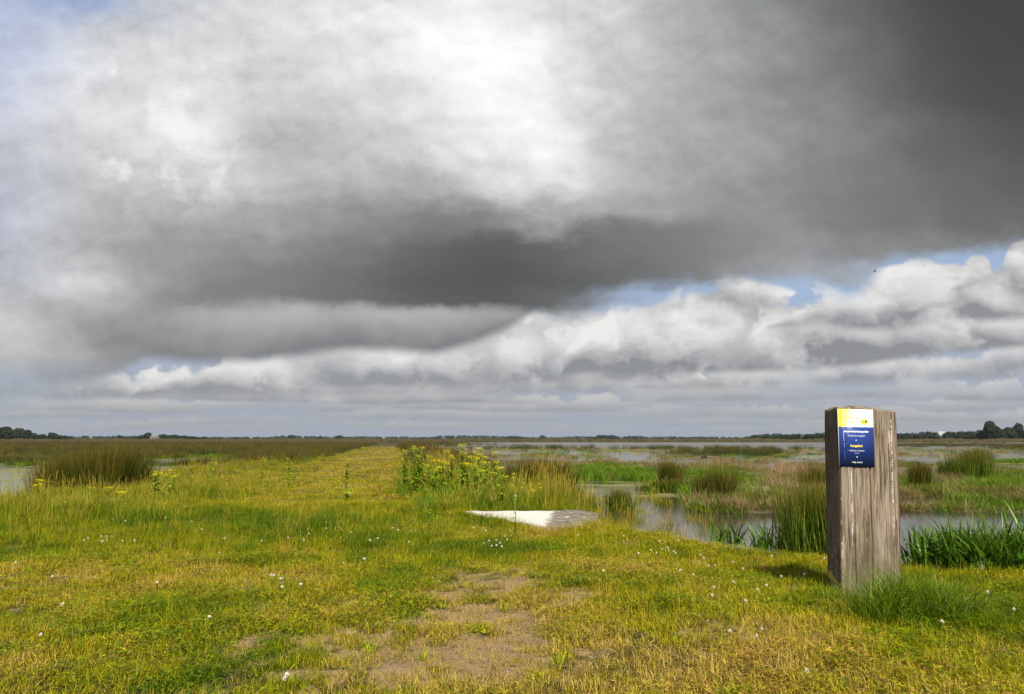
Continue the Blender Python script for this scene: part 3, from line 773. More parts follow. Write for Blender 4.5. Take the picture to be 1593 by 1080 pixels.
# marsh
x, y = wedge(78000, 13.0, 330.0, True, half=.70, pad=1.5)
dd = dike(x, y); m = marshland(x, y)
ok = (dd < -.1) & (m > -.04) & ~((x > 1.2) & (y < 14.2))
x, y, m = x[ok], y[ok], m[ok]
k1 = fbm(x * .16 + 9, y * .07, 101, 4, .55)                    # which plant rules here
greenf = np.zeros(len(x))
for (px, w, a, b2, g) in [(930, 95, 728, 752, 1.0), (1030, 60, 735, 772, .9), (1115, 80, 740, 792, 1.0), (1560, 110, 745, 795, 1.0), (1430, 45, 745, 772, .8), (1430, 120, 718, 724, .9), (1600, 70, 716, 724, .9),
                          (1240, 60, 765, 790, .6), (60, 90, 725, 730, 1.0), (230, 40, 733, 742, .9), (120, 120, 698, 706, .5), (340, 60, 703, 712, .5), (1560, 160, 700, 705, .4)]:
    greenf = np.maximum(greenf, g * ell(x, y, px, 0, w, a, b2))
edgef = ss(-m, -.25, -.02)
greenf = np.clip(greenf * (.55 + .6 * ss(fbm(x * .6, y * .4, 171, 3), .4, .6)) + ss(k1, .56, .66) * .6 + edgef * .35 * ss(k1, .4, .6), 0, 1)
darkleft = ss(-x / y, .1, .2) * ss(y, 95, 130)
u = rng.uniform(0, 1, len(x))
isg = u < greenf
lake_side = ss(x / y, -.06, -.02) * ss(y, 118, 124)
dens = ss(fbm(x * .55, y * .35, 111, 3), .34, .52)
near = ss(y, 13, 30)
k = isg & (rng.uniform(0, 1, len(x)) < .35 + .65 * dens)
sc = rng.uniform(.6, 1.2, k.sum()) * (1 + y[k] * .008)
scatter('marsh_grass', 'bright green marsh grass in patches between the pools', C_LUSH, x[k], y[k], sc, .45 + rng.normal(0, .2, k.sum()) + ss(y[k], 40, 100) * .2, hs=(rng.uniform(.30, .70, k.sum()) + .4 * ss(fbm(x[k] * .7, y[k] * .5, 211, 3), .5, .7)) * (1 - .3 * ss(y[k], 30, 100)), tilt=.15)
isr = (x / y < -.10) & (y > 38) & (rng.uniform(0, 1, len(x)) < .7) & ~isg  # darker rushes replace reeds here, standing in for cloud shadow
scatter('marsh_rushes', 'brown rushes covering the marsh left of the dike', C_RUSH, x[isr], y[isr], rng.uniform(.7, 1.2, isr.sum()) * (1 + y[isr] * .008), .45 + rng.normal(0, .2, isr.sum()) + (fbm(x[isr] * .15, y[isr] * .06, 181, 3) - .5) * 1.2, hs=rng.uniform(.3, .6, isr.sum()), cat='rushes')
k = ~isg & ~isr & (rng.uniform(0, 1, len(x)) < (.03 + .55 * dens) * (1 - .85 * darkleft))
sc = rng.uniform(.6, 1.2, k.sum()) * (1 + y[k] * .009)
tint = .42 + (fbm(x[k] * .35, y[k] * .16, 121, 4) - .5) * 1.9 + rng.normal(0, .15, k.sum()) - ss(-x[k], 8, 20) * .12  # left side tinted darker, cloud shadow put into the reed colour
scatter('dead_reeds', 'pale brown dead reed stubble covering the marsh flats', C_DEAD, x[k], y[k], sc, tint, hs=(rng.uniform(.15, .50, k.sum()) + .40 * ss(fbm(x[k] * .5, y[k] * .3, 201, 3), .5, .7)) * (1 - .35 * ss(y[k], 30, 100)), cat='reeds', tilt=.2)
# bands of rush out in the marsh
x, y = wedge(30000, 30.0, 330.0, True, half=.70)
f = np.zeros(len(x))
for (px, w, a, b2, g) in [(1140, 75, 703, 707.5, 1.0), (1480, 130, 690.5, 694.5, 1.0), (1620, 60, 691, 699, .8), (870, 90, 697.5, 699.5, .5), (150, 130, 702, 707, .55), (60, 80, 703, 709, .5), (300, 70, 702, 708, .6), (1050, 200, 698, 700, .35), (400, 60, 701, 706, .6), (1515, 26, 709, 720, .7), (200, 320, 689, 697, .75), (620, 120, 689, 694, .6)]:
    f = np.maximum(f, g * ell(x, y, px, 0, w, a, b2))
f = f * (.25 + .75 * ss(fbm(x * .25, y * .1, 131, 3), .38, .55))
keep = (rng.uniform(0, 1, len(x)) < f) & (dike(x, y) < 0)
x, y = x[keep], y[keep]
scatter('marsh_rushes', 'dark olive rush beds standing out in the marsh', C_RUSH, x, y, rng.uniform(.8, 1.3, len(x)) * (1 + y * .008), .18 + rng.normal(0, .2, len(x)), hs=rng.uniform(.6, 1.0, len(x)), cat='rushes')
# low green scum-edge plants and stray stems at the channel margin
x, y = wedge(9000, 6.4, 15.5)
dd = dike(x, y)
keep = (np.abs(dd + .25) < .28) & (x > .6) & (y > 6.3) & (rng.uniform(0, 1, len(x)) < .30 + .4 * (x < 2))
x, y = x[keep], y[keep]
scatter('bank_grass', 'thin grass hanging over the edge of the channel', C_TALL, x, y, rng.uniform(.5, .9, len(x)), .45 + rng.normal(0, .25, len(x)), hs=rng.uniform(.4, .8, len(x)))
x, y = wedge(5000, 11, 19)
keep = (x > .9 + (y - 11) * .02) & (x < 2.9 + (y - 11) * .06) & (dike(x, y) < 0) & (rng.uniform(0, 1, len(x)) < .28 * ss(fbm(x * 1.4, y * 1.1, 141, 3), .42, .6))
x, y = x[keep], y[keep]
scatter('shallow_sedge', 'straggling brown and green sedge in the shallow water beside the slab', C_TALL, x, y, rng.uniform(.6, 1.0, len(x)), .62 + rng.normal(0, .22, len(x)), hs=rng.uniform(.5, .95, len(x)), z=np.full(len(x), WATER - .04))

# ------------------------------------------------------------------ the oak post and its sign
def wood_material(name, dark=False):
    m = new_mat(name)
    o = objco(); br = attr('br')
    off = br * 31.0
    ox, oy, oz = sep(o)
    v = vec(ox + off, oy, oz)
    grain = noise(vmul(v, (60, 60, 3.0)), 1.0, 6, .65, dist=.6)
    fine = noise(vmul(v, (260, 260, 9.0)), 1.0, 3, .6)
    blot = noise(vmul(v, (7, 7, 2.6)), 1.0, 5, .6)
    c = mixc(sstep(grain, .34, .64), (.055, .040, .026), (.31, .235, .160))
    c = mixc(sstep(fine, .52, .70) * .5, c, (.10, .065, .04))
    c = mixc(sstep(blot, .42, .66) * .55, c, (.32, .265, .195))
    c = mixc(sstep(noise(vmul(v, (16, 16, 5)), 1.0, 4, .65), .60, .72) * .7, c, (.10, .068, .045))
    for cx, z0, z1 in ((.055, .30, .95), (.170, .10, .55), (.165, .62, .84), (.305, .55, 1.2), (.345, .05, .60), (.330, .85, 1.22), (.415, .10, 1.0)):
        wob = (noise(vec(cx * 70, oz * 3.5, 0), 1.0, 3, .6) - .5) * .03
        a = (1 - sstep(X.m('ABSOLUTE', ox - cx + wob), .0008, .0030)) * sstep(oz, z0, z0 + .08) * (1 - sstep(oz, z1 - .08, z1))
        c = mixc(a * .9, c, (.035, .024, .016))
    # drying cracks along the grain
    cr = noise(vmul(vec(ox + off + 4, oy, oz), (95, 95, 1.7)), 1.0, 3, .5, dist=.25)
    crack = sstep(cr, .315, .36)
    c = mixc(crack, (.05, .032, .022), c)
    # pale lichen and droppings running down in narrow streaks
    st = 0.0
    for cx, z0, z1, w in ((.083, .28, .80, .0032), (.079, 1.08, 1.23, .006), (.402, .35, 1.16, .003), (.388, .80, 1.14, .0022), (.10, .20, .55, .002)):
        wob = (noise(vec(cx * 90, oz * 5, 0), 1.0, 3, .6) - .5) * .02
        a = 1 - sstep(X.m('ABSOLUTE', ox - cx + wob), w * .5, w * 1.4)
        brk = sstep(noise(vec(cx * 50, oz * 14, 0), 1.0, 3, .7), .45, .52)
        s = a * brk * sstep(oz, z0, z0 + .03) * (1 - sstep(oz, z1 - .02, z1))
        st = s if isinstance(st, float) else fmax(st, s)
    c = mixc(sat(st) * .85, c, (.72, .68, .62))
    c = mixc(sstep(ox + (blot - .5) * .03, .432, .446) * .7, c, (.12, .060, .035))
    damp = sstep(noise(vmul(v, (14, 14, 3.5)), 1.0, 4, .6), .50, .66) * (1 - sstep(oz, .25, .60))
    c = mixc(damp * .75, c, (.075, .058, .035))
    c = mixc((1 - sstep(ox + (fine - .5) * .02, .006, .016)) * sstep(noise(vmul(v, (50, 50, 30)), 1.0, 3, .7), .50, .56) * (1 - sstep(oz, .28, .42)) * .8, c, (.50, .42, .32))
    # green algae and damp near the ground
    low = (1 - sstep(oz + (blot - .5) * .3, .05, .34))
    c = mixc(low * .55, c, (.11, .095, .035))
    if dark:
        c = mixc(.72, c, (.060, .040, .027))  # shade of the unlit left side painted into the wood colour
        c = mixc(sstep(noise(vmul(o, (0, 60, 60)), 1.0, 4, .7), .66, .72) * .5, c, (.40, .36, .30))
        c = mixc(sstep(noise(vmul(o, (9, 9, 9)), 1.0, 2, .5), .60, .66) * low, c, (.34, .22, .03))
    h = grain * .7 + fine * .25 + crack * 1.2
    finish(principled(c, .82, .22, bump(h, 1.0, .010)))
    return m
def timber_mesh(x0, x1, d, h, seed, mats, lean_top=0.0):
    """one weathered beam: rounded edges, chipped top, hand-sawn wobble"""
    rg = np.random.default_rng(seed)
    nz = 90; c = .008
    ring = []
    def edge(ax, ay, bx, by, k):
        for i in range(k): ring.append((ax + (bx - ax) * i / k, ay + (by - ay) * i / k))
    edge(x0 + c, 0, x1 - c, 0, 26); edge(x1 - c, 0, x1, c, 1); edge(x1, c, x1, d - c, 8); edge(x1, d - c, x1 - c, d, 1)
    edge(x1 - c, d, x0 + c, d, 8); edge(x0 + c, d, x0, d - c, 1); edge(x0, d - c, x0, c, 8); edge(x0, c, x0 + c, 0, 1)
    ring = np.array(ring); k = len(ring)
    zs = np.linspace(-.25, h, nz)
    P = np.zeros((nz, k, 3)); P[:, :, 0] = ring[None, :, 0]; P[:, :, 1] = ring[None, :, 1]; P[:, :, 2] = zs[:, None]
    wob = (fbm(P[:, :, 0] * 70 + seed, P[:, :, 2] * 3 + P[:, :, 1] * 70, seed, 4, .6) - .5) * .012 + (fbm(P[:, :, 0] * 6 + seed, P[:, :, 2] * 2.2, seed + 9, 3) - .5) * .010
    cx, cy = (x0 + x1) / 2, d / 2
    P[:, :, 0] += np.sign(P[:, :, 0] - cx) * wob * 0.4; P[:, :, 1] += np.sign(P[:, :, 1] - cy) * wob
    # worn, eroded lower front corner
    # top: slightly uneven saw cut with rounded rim
    P[-1, :, 2] += (fbm(ring[:, 0] * 28, ring[:, 1] * 28, seed + 3, 3) - .5) * .046
    if x0 < .01: P[-1, :, 2] -= .014 * (1 - ss(ring[:, 0], 0, .03))
    if x1 > .4: P[-1, :, 2] -= .012 * ss(ring[:, 0], x1 - .03, x1)
    rim = P[-1].copy(); inn = rim.copy()
    inn[:, 0] += (cx - inn[:, 0]) * .10; inn[:, 1] += (cy - inn[:, 1]) * .10; inn[:, 2] += .006
    mid = inn.copy(); mid[:, 0] += (cx - mid[:, 0]) * .5; mid[:, 1] += (cy - mid[:, 1]) * .5
    mid[:, 2] += (fbm(mid[:, 0] * 60, mid[:, 1] * 60, seed + 5, 3) - .5) * .014
    V = np.concatenate([P.reshape(-1, 3), inn, mid, [[cx, cy, h + .005]]])
    F = []
    for i in range(nz - 1 + 2):
        a = i * k
        j = np.arange(k); F.append(np.stack([a + j, a + (j + 1) % k, a + k + (j + 1) % k, a + k + j], -1))
    F = np.concatenate(F); a = (nz + 1) * k; j = np.arange(k)
    T = np.stack([a + j, a + (j + 1) % k, np.full(k, a + k)], -1)
    # material 1 (weathered oak, side shade painted in) on the outer left face
    mid_x = V[F].mean(1)[:, 0]
    mi = np.concatenate([np.where(mid_x < .0035, 1, 0), np.zeros(len(T), int)]) if x0 < .01 else None
    me = mesh_np('timber', V, [F, T], mats, {'br': np.full(len(V), seed * .137 % 1), 'bt': np.zeros(len(V))}, True, midx=mi)
    return me
PX0, PY0 = G(1311, 918, 0)
PW, PD, PH = .452, .168, 1.222
POST_ROT = R(12)
def build_post():
    WM, WD = wood_material('weathered_oak'), wood_material('weathered_oak_shaded_side', True)
    z0 = float(height(PX0 + .2, PY0 + .1))
    root = empty('marker_post', (PX0, PY0, 0.0), (0, R(1.6), POST_ROT))
    tag(root, 'thick weathered wooden post of upright beams carrying the blue and yellow sign', 'post')
    cuts = [0, .105, .232, .335, PW] if False else [0, .108, .236, PW]
    for i in range(3):
        g = .0030
        link('timber', timber_mesh(cuts[i] + (g if i else 0), cuts[i + 1] - (g if i < 2 else 0), PD + (.004, -.003, .003)[i], PH + (.002, .006, -.004)[i], 11 + i * 7, [WM, WD]), root)
    # backing strip that closes the joints
    mb = MB(); mb.box((PW / 2, PD * .55, .42), (PW / 2 - .03, .03, .70)); link('inner_core', mb.mesh('inner_core', [WM]), root)
    # sign plate
    SW, SH = .272, .392
    def plate_mat():
        m = new_mat('enamelled_sign_face')
        o = objco(); x, y, z = sep(o)
        yel = mixc(sstep(x + (noise(o, 40, 3, .6) - .5) * .02, .005, .15), (.78, .64, .0), (.78, .75, .50))
        yel = mixc(sstep(x, .10, .19), yel, (.76, .75, .70))
        blue = mixc(noise(o, 25, 4, .6), (.018, .045, .22), (.026, .062, .27))
        c = mixc(sstep(z, SH - .122, SH - .1212), blue, yel)
        # chips and scratches in the left part, where the enamel has flaked to white
        v = vec(x * 260, z * 28, 0)
        ch = sstep(noise(v, 1.0, 4, .75), .61, .66)
        band = (1 - sstep(X.m('ABSOLUTE', x - .036 - (SH - z) * .03), .002, .007)) + (1 - sstep(X.m('ABSOLUTE', x - .070), .004, .012)) * .6
        c = mixc(sat(ch * band) * .9, c, (.80, .80, .78))
        s2 = 1 - sstep(X.m('ABSOLUTE', x - .034 - (SH - z) * .035), .0008, .0022)
        c = mixc(s2 * sstep(noise(vec(0, z * 22, 3), 1.0, 3, .7), .40, .46) * sat(z * 4 - .1), c, (.80, .80, .76))
        c = mixc((1 - sstep(x, .0022, .0032)) * .9, c, (.78, .78, .76))
        finish(principled(c, .38, .35))
        return m
    mb = MB()
    b = .0
    mb.box((SW / 2, 0, SH / 2), (SW / 2, .0016, SH / 2))
    pl = link('sign_plate', mb.mesh('sign_plate', [plate_mat()]), root, (-.010, -.0055, PH - .012 - SH), (0, R(-.6), 0))
    pl['label'] = 'enamelled sign, yellow above and dark blue below'
    # lettering
    white = simple('white_letter_paint', (.82, .82, .80), .5, .3, .04); grey = simple('grey_letter_paint', (.10, .09, .07), .5, .3, .05)
    yellow = simple('yellow_letter_paint', (.86, .68, .05), .5, .3, .04); navy = simple('navy_paint', (.02, .04, .15), .5, .3, .05)
    def text(s, x, z, size, mat, align='CENTER', bold=0.0, width=None, shear=0.0, name='lettering', yoff=.0024, cap=False):
        cu = bpy.data.curves.new('lettering', 'FONT'); cu.body = s; cu.size = size; cu.align_x = align; cu.offset = bold; cu.shear = shear
        cu.resolution_u = 3
        tmp = bpy.data.objects.new('tmp', cu); COL.objects.link(tmp)
        bpy.context.view_layer.update()
        dg = bpy.context.evaluated_depsgraph_get()
        me = bpy.data.meshes.new_from_object(tmp.evaluated_get(dg)); me.name = 'lettering'
        bpy.data.objects.remove(tmp)
        x = x * 1.11; width = width * 1.11 if width else None
        xs = [v.co.x for v in me.vertices]; w = max(xs) - min(xs); k = (width / w) if width else 1.0; c = (max(xs) + min(xs)) / 2
        if align == 'RIGHT': c = max(xs)
        if align == 'LEFT': c = min(xs)
        for v in me.vertices: v.co.x = (v.co.x - c) * k
        me.materials.clear(); me.materials.append(mat)
        o = link(name, me, pl, (x, -yoff, z), (R(90), 0, 0))
        return o
    text('Het Groninger', .148, SH - .067, .021, grey, 'RIGHT', 0.0, .112)
    text('Landschap', .148, SH - .096, .021, grey, 'RIGHT', 0.0, .086)
    mb = MB(); a = np.linspace(0, 2 * np.pi, 41)[:-1]
    mb.add(np.stack([.030 * np.cos(a), np.zeros(40), .021 * np.sin(a)], -1), [list(range(40))])
    lg = link('emblem', mb.mesh('emblem', [yellow]), pl, (.204, -.0022, SH - .084)); lg['label'] = 'yellow oval emblem with a letter G and a navy letter g'
    text('G', .173, SH - .093, .026, grey, 'CENTER', 0, .017, name='lettering', yoff=.0028)
    text('g', .194, SH - .089, .029, navy, 'CENTER', .0016, .017, yoff=.0028)
    text('Kropswolderbuitenpolder', .125, SH - .158, .0175, white, 'CENTER', .0007, .172)
    text('Zuidlaardermeergebied', .122, SH - .186, .0145, white, 'CENTER', 0.0, .118, shear=.15)
    text('Rustgebied', .122, SH - .257, .020, yellow, 'CENTER', .0007, .082)
    text('VERBODEN TOEGANG', .123, SH - .287, .0105, white, 'CENTER', 0.0, .106)
    text('art. 461 Sr', .123, SH - .302, .0075, white, 'CENTER', 0.0, .034)
    text('050 - 313 59 01', .130, SH - .366, .0105, white, 'CENTER', .0003, .058)
    mb = MB(); mb.box((.103, -.0024, SH - .3625), (.004, .0006, .004)); link('lettering', mb.mesh('lettering', [yellow]), pl)
    steel = simple('stainless_screw', (.55, .52, .48), .35, .5, .1)
    for x, z in ((.136, SH - .034), (.134, SH - .214), (.137, SH - .327)):
        mb = MB(); mb.tube([(0, 0, 0), (0, -.0022, 0), (0, -.0034, 0)], [.0052, .0050, .0026], 12)
        link('screw', mb.mesh('screw', [steel]), pl, (x, -.0016, z))
build_post()

# ------------------------------------------------------------------ concrete slab of the culvert
def build_slab():
    m = new_mat('old_concrete')
    p = objco(); x, y, z = sep(p)
    n = noise(p, 9, 6, .65); n2 = noise(p, 60, 4, .6)
    white = mixc(n2, (.50, .465, .40), (.68, .64, .57))
    stain = mixc(sstep(n, .35, .6), (.095, .08, .058), (.20, .17, .125))
    spots = sstep(noise(p, 14, 3, .7), .60, .64)
    stain = mixc(spots * .8, stain, (.50, .47, .40))
    white = mixc(sstep(noise(p, 16, 6, .75), .50, .66) * .65, white, (.40, .35, .27))
    edge = sstep(x + (n - .5) * .30 - (y - 9.2) * .10, .34, .44)
    c = mixc(edge, white, stain)
    c = mixc(sstep(n, .60, .72) * .5, c, (.32, .28, .20))
    c = mixc((1 - sstep(z, .0, .05)) * .5, c, (.20, .17, .08))
    finish(principled(c, .9, .15, bump(n2 * .6 + n, .7, .01)))
    P = np.array(SLAB)
    # finely resampled outline with broken edges
    out = []
    for i in range(len(P)):
        a, b = P[i], P[(i + 1) % len(P)]
        for k in range(10): out.append(a + (b - a) * k / 10)
    out = np.array(out); c0 = out.mean(0)
    nrm = out - c0; nrm /= np.linalg.norm(nrm, axis=1)[:, None]
    out = out + nrm * ((fbm(out[:, 0] * 7, out[:, 1] * 7, 201, 3) - .5) * .13)[:, None]
    k = len(out)
    top = .05
    rings = [(-.30, 1.0), (top - .02, 1.0), (top, .985)] + [(top + .004, f) for f in (.85, .6, .35, .12)]
    V = []
    for z, f in rings:
        q = c0 + (out - c0) * f
        zz = z + (fbm(q[:, 0] * 6, q[:, 1] * 6, 205, 3) - .5) * (.030 if z > 0 else 0)
        V.append(np.concatenate([q, zz[:, None]], 1))
    V.append(np.array([[c0[0], c0[1], top]]))
    V = np.concatenate(V); j = np.arange(k)
    F = np.concatenate([np.stack([i * k + j, i * k + (j + 1) % k, (i + 1) * k + (j + 1) % k, (i + 1) * k + j], -1) for i in range(len(rings) - 1)])
    T = np.stack([(len(rings) - 1) * k + j, (len(rings) - 1) * k + (j + 1) % k, np.full(k, len(V) - 1)], -1)
    # outline runs clockwise: flip
    me = mesh_np('concrete_slab', V, [F[:, ::-1], T[:, ::-1]], [m], None, False)
    tag(link('concrete_slab', me), 'low broken concrete slab, white with a stained right end, at the channel', 'slab')
build_slab()

# ------------------------------------------------------------------ single clumps one can point to
def clump_mat(kind):
    if kind in LEAFM: return LEAFM[kind]
    if kind == 'rush': m = leafmat('rush_clump_blades', [(0, (.025, .050, .005)), (.4, (.06, .085, .006)), (.75, (.105, .085, .010)), (1, (.18, .12, .03))], tip=(.14, .085, .015), tipamt=.5, inst=False, jit=.5, trans=.2, spec=.08)
    if kind == 'greenrush': m = leafmat('green_rush_blades', [(0, (.035, .085, .006)), (.5, (.075, .14, .008)), (.85, (.14, .17, .012)), (1, (.24, .17, .04))], tip=(.24, .12, .02), tipamt=.5, inst=False, jit=.5, spec=.1)
    if kind == 'reed': m = leafmat('broad_reed_blades', [(0, (.02, .075, .006)), (.5, (.10, .21, .007)), (.85, (.13, .27, .015)), (1, (.20, .22, .03))], tip=(.13, .19, .03), tipamt=.3, inst=False, jit=.5, trans=.4, spec=.25, rough=.4)
    if kind == 'tuss': m = leafmat('tussock_blades', [(0, (.045, .11, .002)), (.5, (.10, .20, .003)), (.85, (.20, .27, .004)), (1, (.34, .29, .08))], tip=(.13, .16, .02), tipamt=.35, inst=False, jit=.5, spec=.08)
    LEAFM[kind] = m; return m
def clump(name, label, cat, px, D, kind, n, rad, h, w, lean=.4, droop=.2, elong=1.0, segs=3, group=None, z=None, outward=.7, x=None, rot=0.0, hpow=.7, low=0, sub=9, srad=.45):
    x = AT(px, D) if x is None else x
    zz = float(height(x, D)) - .02 if z is None else z
    mb = MB(); rg = np.random.default_rng(int(px * 7 + D * 13))
    tot = rg.dirichlet(np.full(sub, 2.5)) if sub > 1 else [1.0]
    for q in range(sub):
        a = rg.uniform(0, 6.28); rr = rad * .85 * math.sqrt(rg.uniform()) if sub > 1 else 0; f = rg.uniform(.85, 1.22) * (1 - .25 * (rr / rad) ** 2)
        blades(mb, max(6, int(n * tot[q])), rad * (srad if sub > 1 else 1), (h[0] * f, h[1] * f), w, lean=lean * rg.uniform(.7, 1.5), droop=droop * rg.uniform(.7, 1.6), segs=segs, rg=rg, elong=1.0 if sub > 1 else elong,
               outward=outward * .8, hpow=hpow, center=(rr * math.cos(a) * elong, rr * math.sin(a)))
    if low: blades(mb, low, rad * 1.15, (h[0] * .3, h[0] * .8), w * .8, lean=.7, droop=.6, segs=2, rg=rg, elong=elong, outward=.6)
    o = link(name, mb.mesh(name, [clump_mat(kind)]), None, (x, D, zz), (0, 0, rot))
    return tag(o, label, cat, group)
# big brown-green rush left of the path, in three merged crowns
clump('rush_clump', 'broad dark olive and brown rush clump at the left pool, its taller right half', 'rushes', 168, 17.6, 'rush', 4600, .74, (.60, 1.32), .0085, elong=1.05, lean=.35, low=500, group='rush clump beside the left pool', z=WATER)
clump('rush_clump', 'lower left half of the dark rush clump standing at the left pool', 'rushes', 105, 17.4, 'rush', 3000, .62, (.50, 1.08), .0085, elong=1.0, lean=.45, low=400, group='rush clump beside the left pool', z=WATER)
clump('rush_clump', 'dark leaning rush clump right of the ragwort and behind the concrete slab', 'rushes', 832, 17.6, 'rush', 3600, .72, (.45, .95), .008, elong=.95, lean=.85, droop=.3, low=300, z=-.12)
clump('rush_clump', 'smaller green rush clump between the leaning rushes and the slab', 'rushes', 878, 14.2, 'greenrush', 800, .30, (.30, .62), .008, lean=.35, low=200, z=WATER)
clump('rush_clump', 'narrow green rush clump standing in the shallow water right of the slab', 'rushes', 952, 14.6, 'greenrush', 620, .32, (.22, .48), .009, lean=.4, elong=1.2, low=150, z=WATER)
clump('rush_clump', 'low green rush clump at the water edge just behind the slab', 'rushes', 912, 13.6, 'greenrush', 520, .26, (.2, .45), .009, lean=.4, low=150, z=WATER)
clump('rush_clump', 'rush clump mirrored in the channel, dark crown over bright green skirts', 'rushes', 1112, 16.4, 'rush', 1300, .36, (.45, .86), .009, lean=.40, low=0, z=-.26)
clump('marsh_grass_clump', 'bright green grass skirt around the rush clump mirrored in the channel', 'grass clump', 1118, 15.8, 'greenrush', 1500, .62, (.12, .36), .014, lean=.6, droop=.7, elong=1.25, z=-.27)
clump('rush_clump', 'rush clump left of the mirrored one, brown tips over yellow-green leaves', 'rushes', 1042, 21.0, 'rush', 900, .42, (.4, .82), .010, lean=.35, low=0, z=-.26)
clump('marsh_grass_clump', 'yellow-green grass at the foot of the brown-tipped rushes', 'grass clump', 1052, 19.8, 'greenrush', 1300, .7, (.15, .42), .016, lean=.6, droop=.6, elong=1.25, z=-.27)
clump('rush_clump', 'small brown rush clump far back, just left of the post', 'rushes', 1268, 21.5, 'rush', 700, .42, (.3, .72), .011, lean=.45, z=-.26)
clump('reed_clump', 'tall thin green reeds growing at the water beside the post', 'reeds', 1250, 7.95, 'greenrush', 900, .27, (.40, .86), .0075, lean=.28, droop=.12, segs=4, elong=1.1, low=250, z=-.10, outward=.4)
clump('rush_clump', 'upright dark rush clump right of the post, across the channel', 'rushes', 1428, 21.0, 'rush', 800, .36, (.4, .80), .010, lean=.25, low=200, z=-.26, outward=.4)
clump('rush_clump', 'wide upright green rush clump across the channel near the right edge', 'rushes', 1515, 25.5, 'greenrush', 1900, .78, (.5, 1.05), .012, lean=.25, elong=1.3, low=300, z=-.26, outward=.4)
clump('marsh_grass_clump', 'bright green marsh grass mound at the far bank near the right edge', 'grass clump', 1535, 17.5, 'greenrush', 2200, .95, (.12, .36), .015, lean=.6, droop=.7, elong=1.5, z=-.27)
clump('marsh_grass_clump', 'small green grass mound on the far bank just right of the post', 'grass clump', 1432, 19.6, 'greenrush', 700, .45, (.1, .30), .015, lean=.6, droop=.7, elong=1.3, z=-.27)
clump('iris_clump', 'sparse broad-leaved green clump at the near bank, the one farther from the post', 'water plant', 1125, 8.55, 'reed', 26, .20, (.18, .40), .017, lean=.5, droop=.7, segs=6, elong=1.2, z=-.10)
clump('iris_clump', 'dense broad-leaved green clump at the near bank beside the tall thin reeds', 'water plant', 1192, 8.25, 'reed', 60, .20, (.16, .38), .018, lean=.5, droop=.75, segs=6, elong=1.2, z=-.10)
for i, (px, D, n, lab) in enumerate([(1445, 6.95, 230, 'broad green reed leaves at the bank right against the post'), (1508, 6.75, 300, 'middle stretch of the broad-leaved reed bank right of the post'),
                             (1572, 6.65, 330, 'dense broad-leaved reeds at the right edge of the view'), (1650, 6.6, 300, 'broad-leaved reeds running on past the right edge of the view'), (1735, 6.75, 300, 'last broad-leaved reeds well outside the right edge of the view')]):
    clump('reed_clump', lab, 'reeds', px, D, 'reed', int(n * 1.45), .24, (.28, .58 + .03 * min(i, 3)), .021, lean=.55, droop=.75, segs=8, elong=1.15, z=-.12, outward=.1, group='broad-leaved reeds on the bank right of the post', low=60, sub=8, srad=.7)
# tussock that grows round the foot of the post
clump('grass_tussock', 'dark green long-bladed grass tussock at the front foot of the post', 'grass clump', 1392, 4.78, 'tuss', 3000, .27, (.15, .38), .0040, lean=1.1, droop=1.1, segs=6, elong=1.5, z=-.03, outward=.6, sub=14)
clump('grass_tussock', 'dark grass tuft at the left corner of the post', 'grass clump', 1282, 5.3, 'tuss', 500, .13, (.06, .17), .0034, lean=1.1, droop=.8, segs=5, z=-.03, outward=.4, sub=6)
clump('grass_tussock', 'yellower arching grass tuft at the right corner of the post', 'grass clump', 1432, 5.05, 'tuss', 1000, .24, (.10, .28), .0036, lean=1.3, droop=.9, segs=5, elong=1.4, z=-.03, outward=.4, sub=8)

# ------------------------------------------------------------------ ragwort, thistles, clover
M_BRIGHT = leafmat('young_tuft_blades', [(0, (.20, .30, .004)), (1, (.42, .44, .008))], inst=False, jit=.5, spec=.08)
M_STEM = simple('ragwort_stem', (.13, .16, .03), .6, .3, .3)
M_RLEAF = leafmat('ragwort_leaves', [(0, (.10, .19, .005)), (.5, (.20, .30, .006)), (1, (.30, .37, .008))], inst=False, jit=.5, trans=.35, spec=.1)
M_YEL = simple('ragwort_petals', (.85, .60, .0), .6, .2, .18, 200)
M_BUD = simple('ragwort_buds', (.32, .36, .015), .6, .2, .25, 200)
def head_mat():
    m = new_mat('ragwort_heads')
    f = noise(objco(), 200, 3, .6)
    finish(principled(mixc(attr('br'), mixc(f, (.22, .26, .01), (.38, .40, .015)), mixc(f, (.80, .52, .0), (.92, .70, .0))), .6, .15)); return m
M_HEAD = head_mat()
def leaf(mb, base, az, l, w, up, rg, r):
    """one lobed leaf"""
    n = 5; t = np.linspace(0, 1, n)
    ca, sa = math.cos(az), math.sin(az)
    hx = l * (t * math.cos(up)); hz = l * (t * math.sin(up) - .45 * t ** 2)
    ww = w * np.array([.25, .8, 1.0, .65, .05]) * rg.uniform(.8, 1.2, n)
    L = np.stack([base[0] + ca * hx - sa * ww, base[1] + sa * hx + ca * ww, base[2] + hz + ww * .2], -1)
    Q = np.stack([base[0] + ca * hx + sa * ww, base[1] + sa * hx - ca * ww, base[2] + hz + ww * .2], -1)
    V = np.stack([L, Q], 1).reshape(-1, 3)
    F = [[2 * i, 2 * i + 1, 2 * i + 3, 2 * i + 2] for i in range(n - 1)]
    mb.add(V, F, np.repeat(t, 2), r)
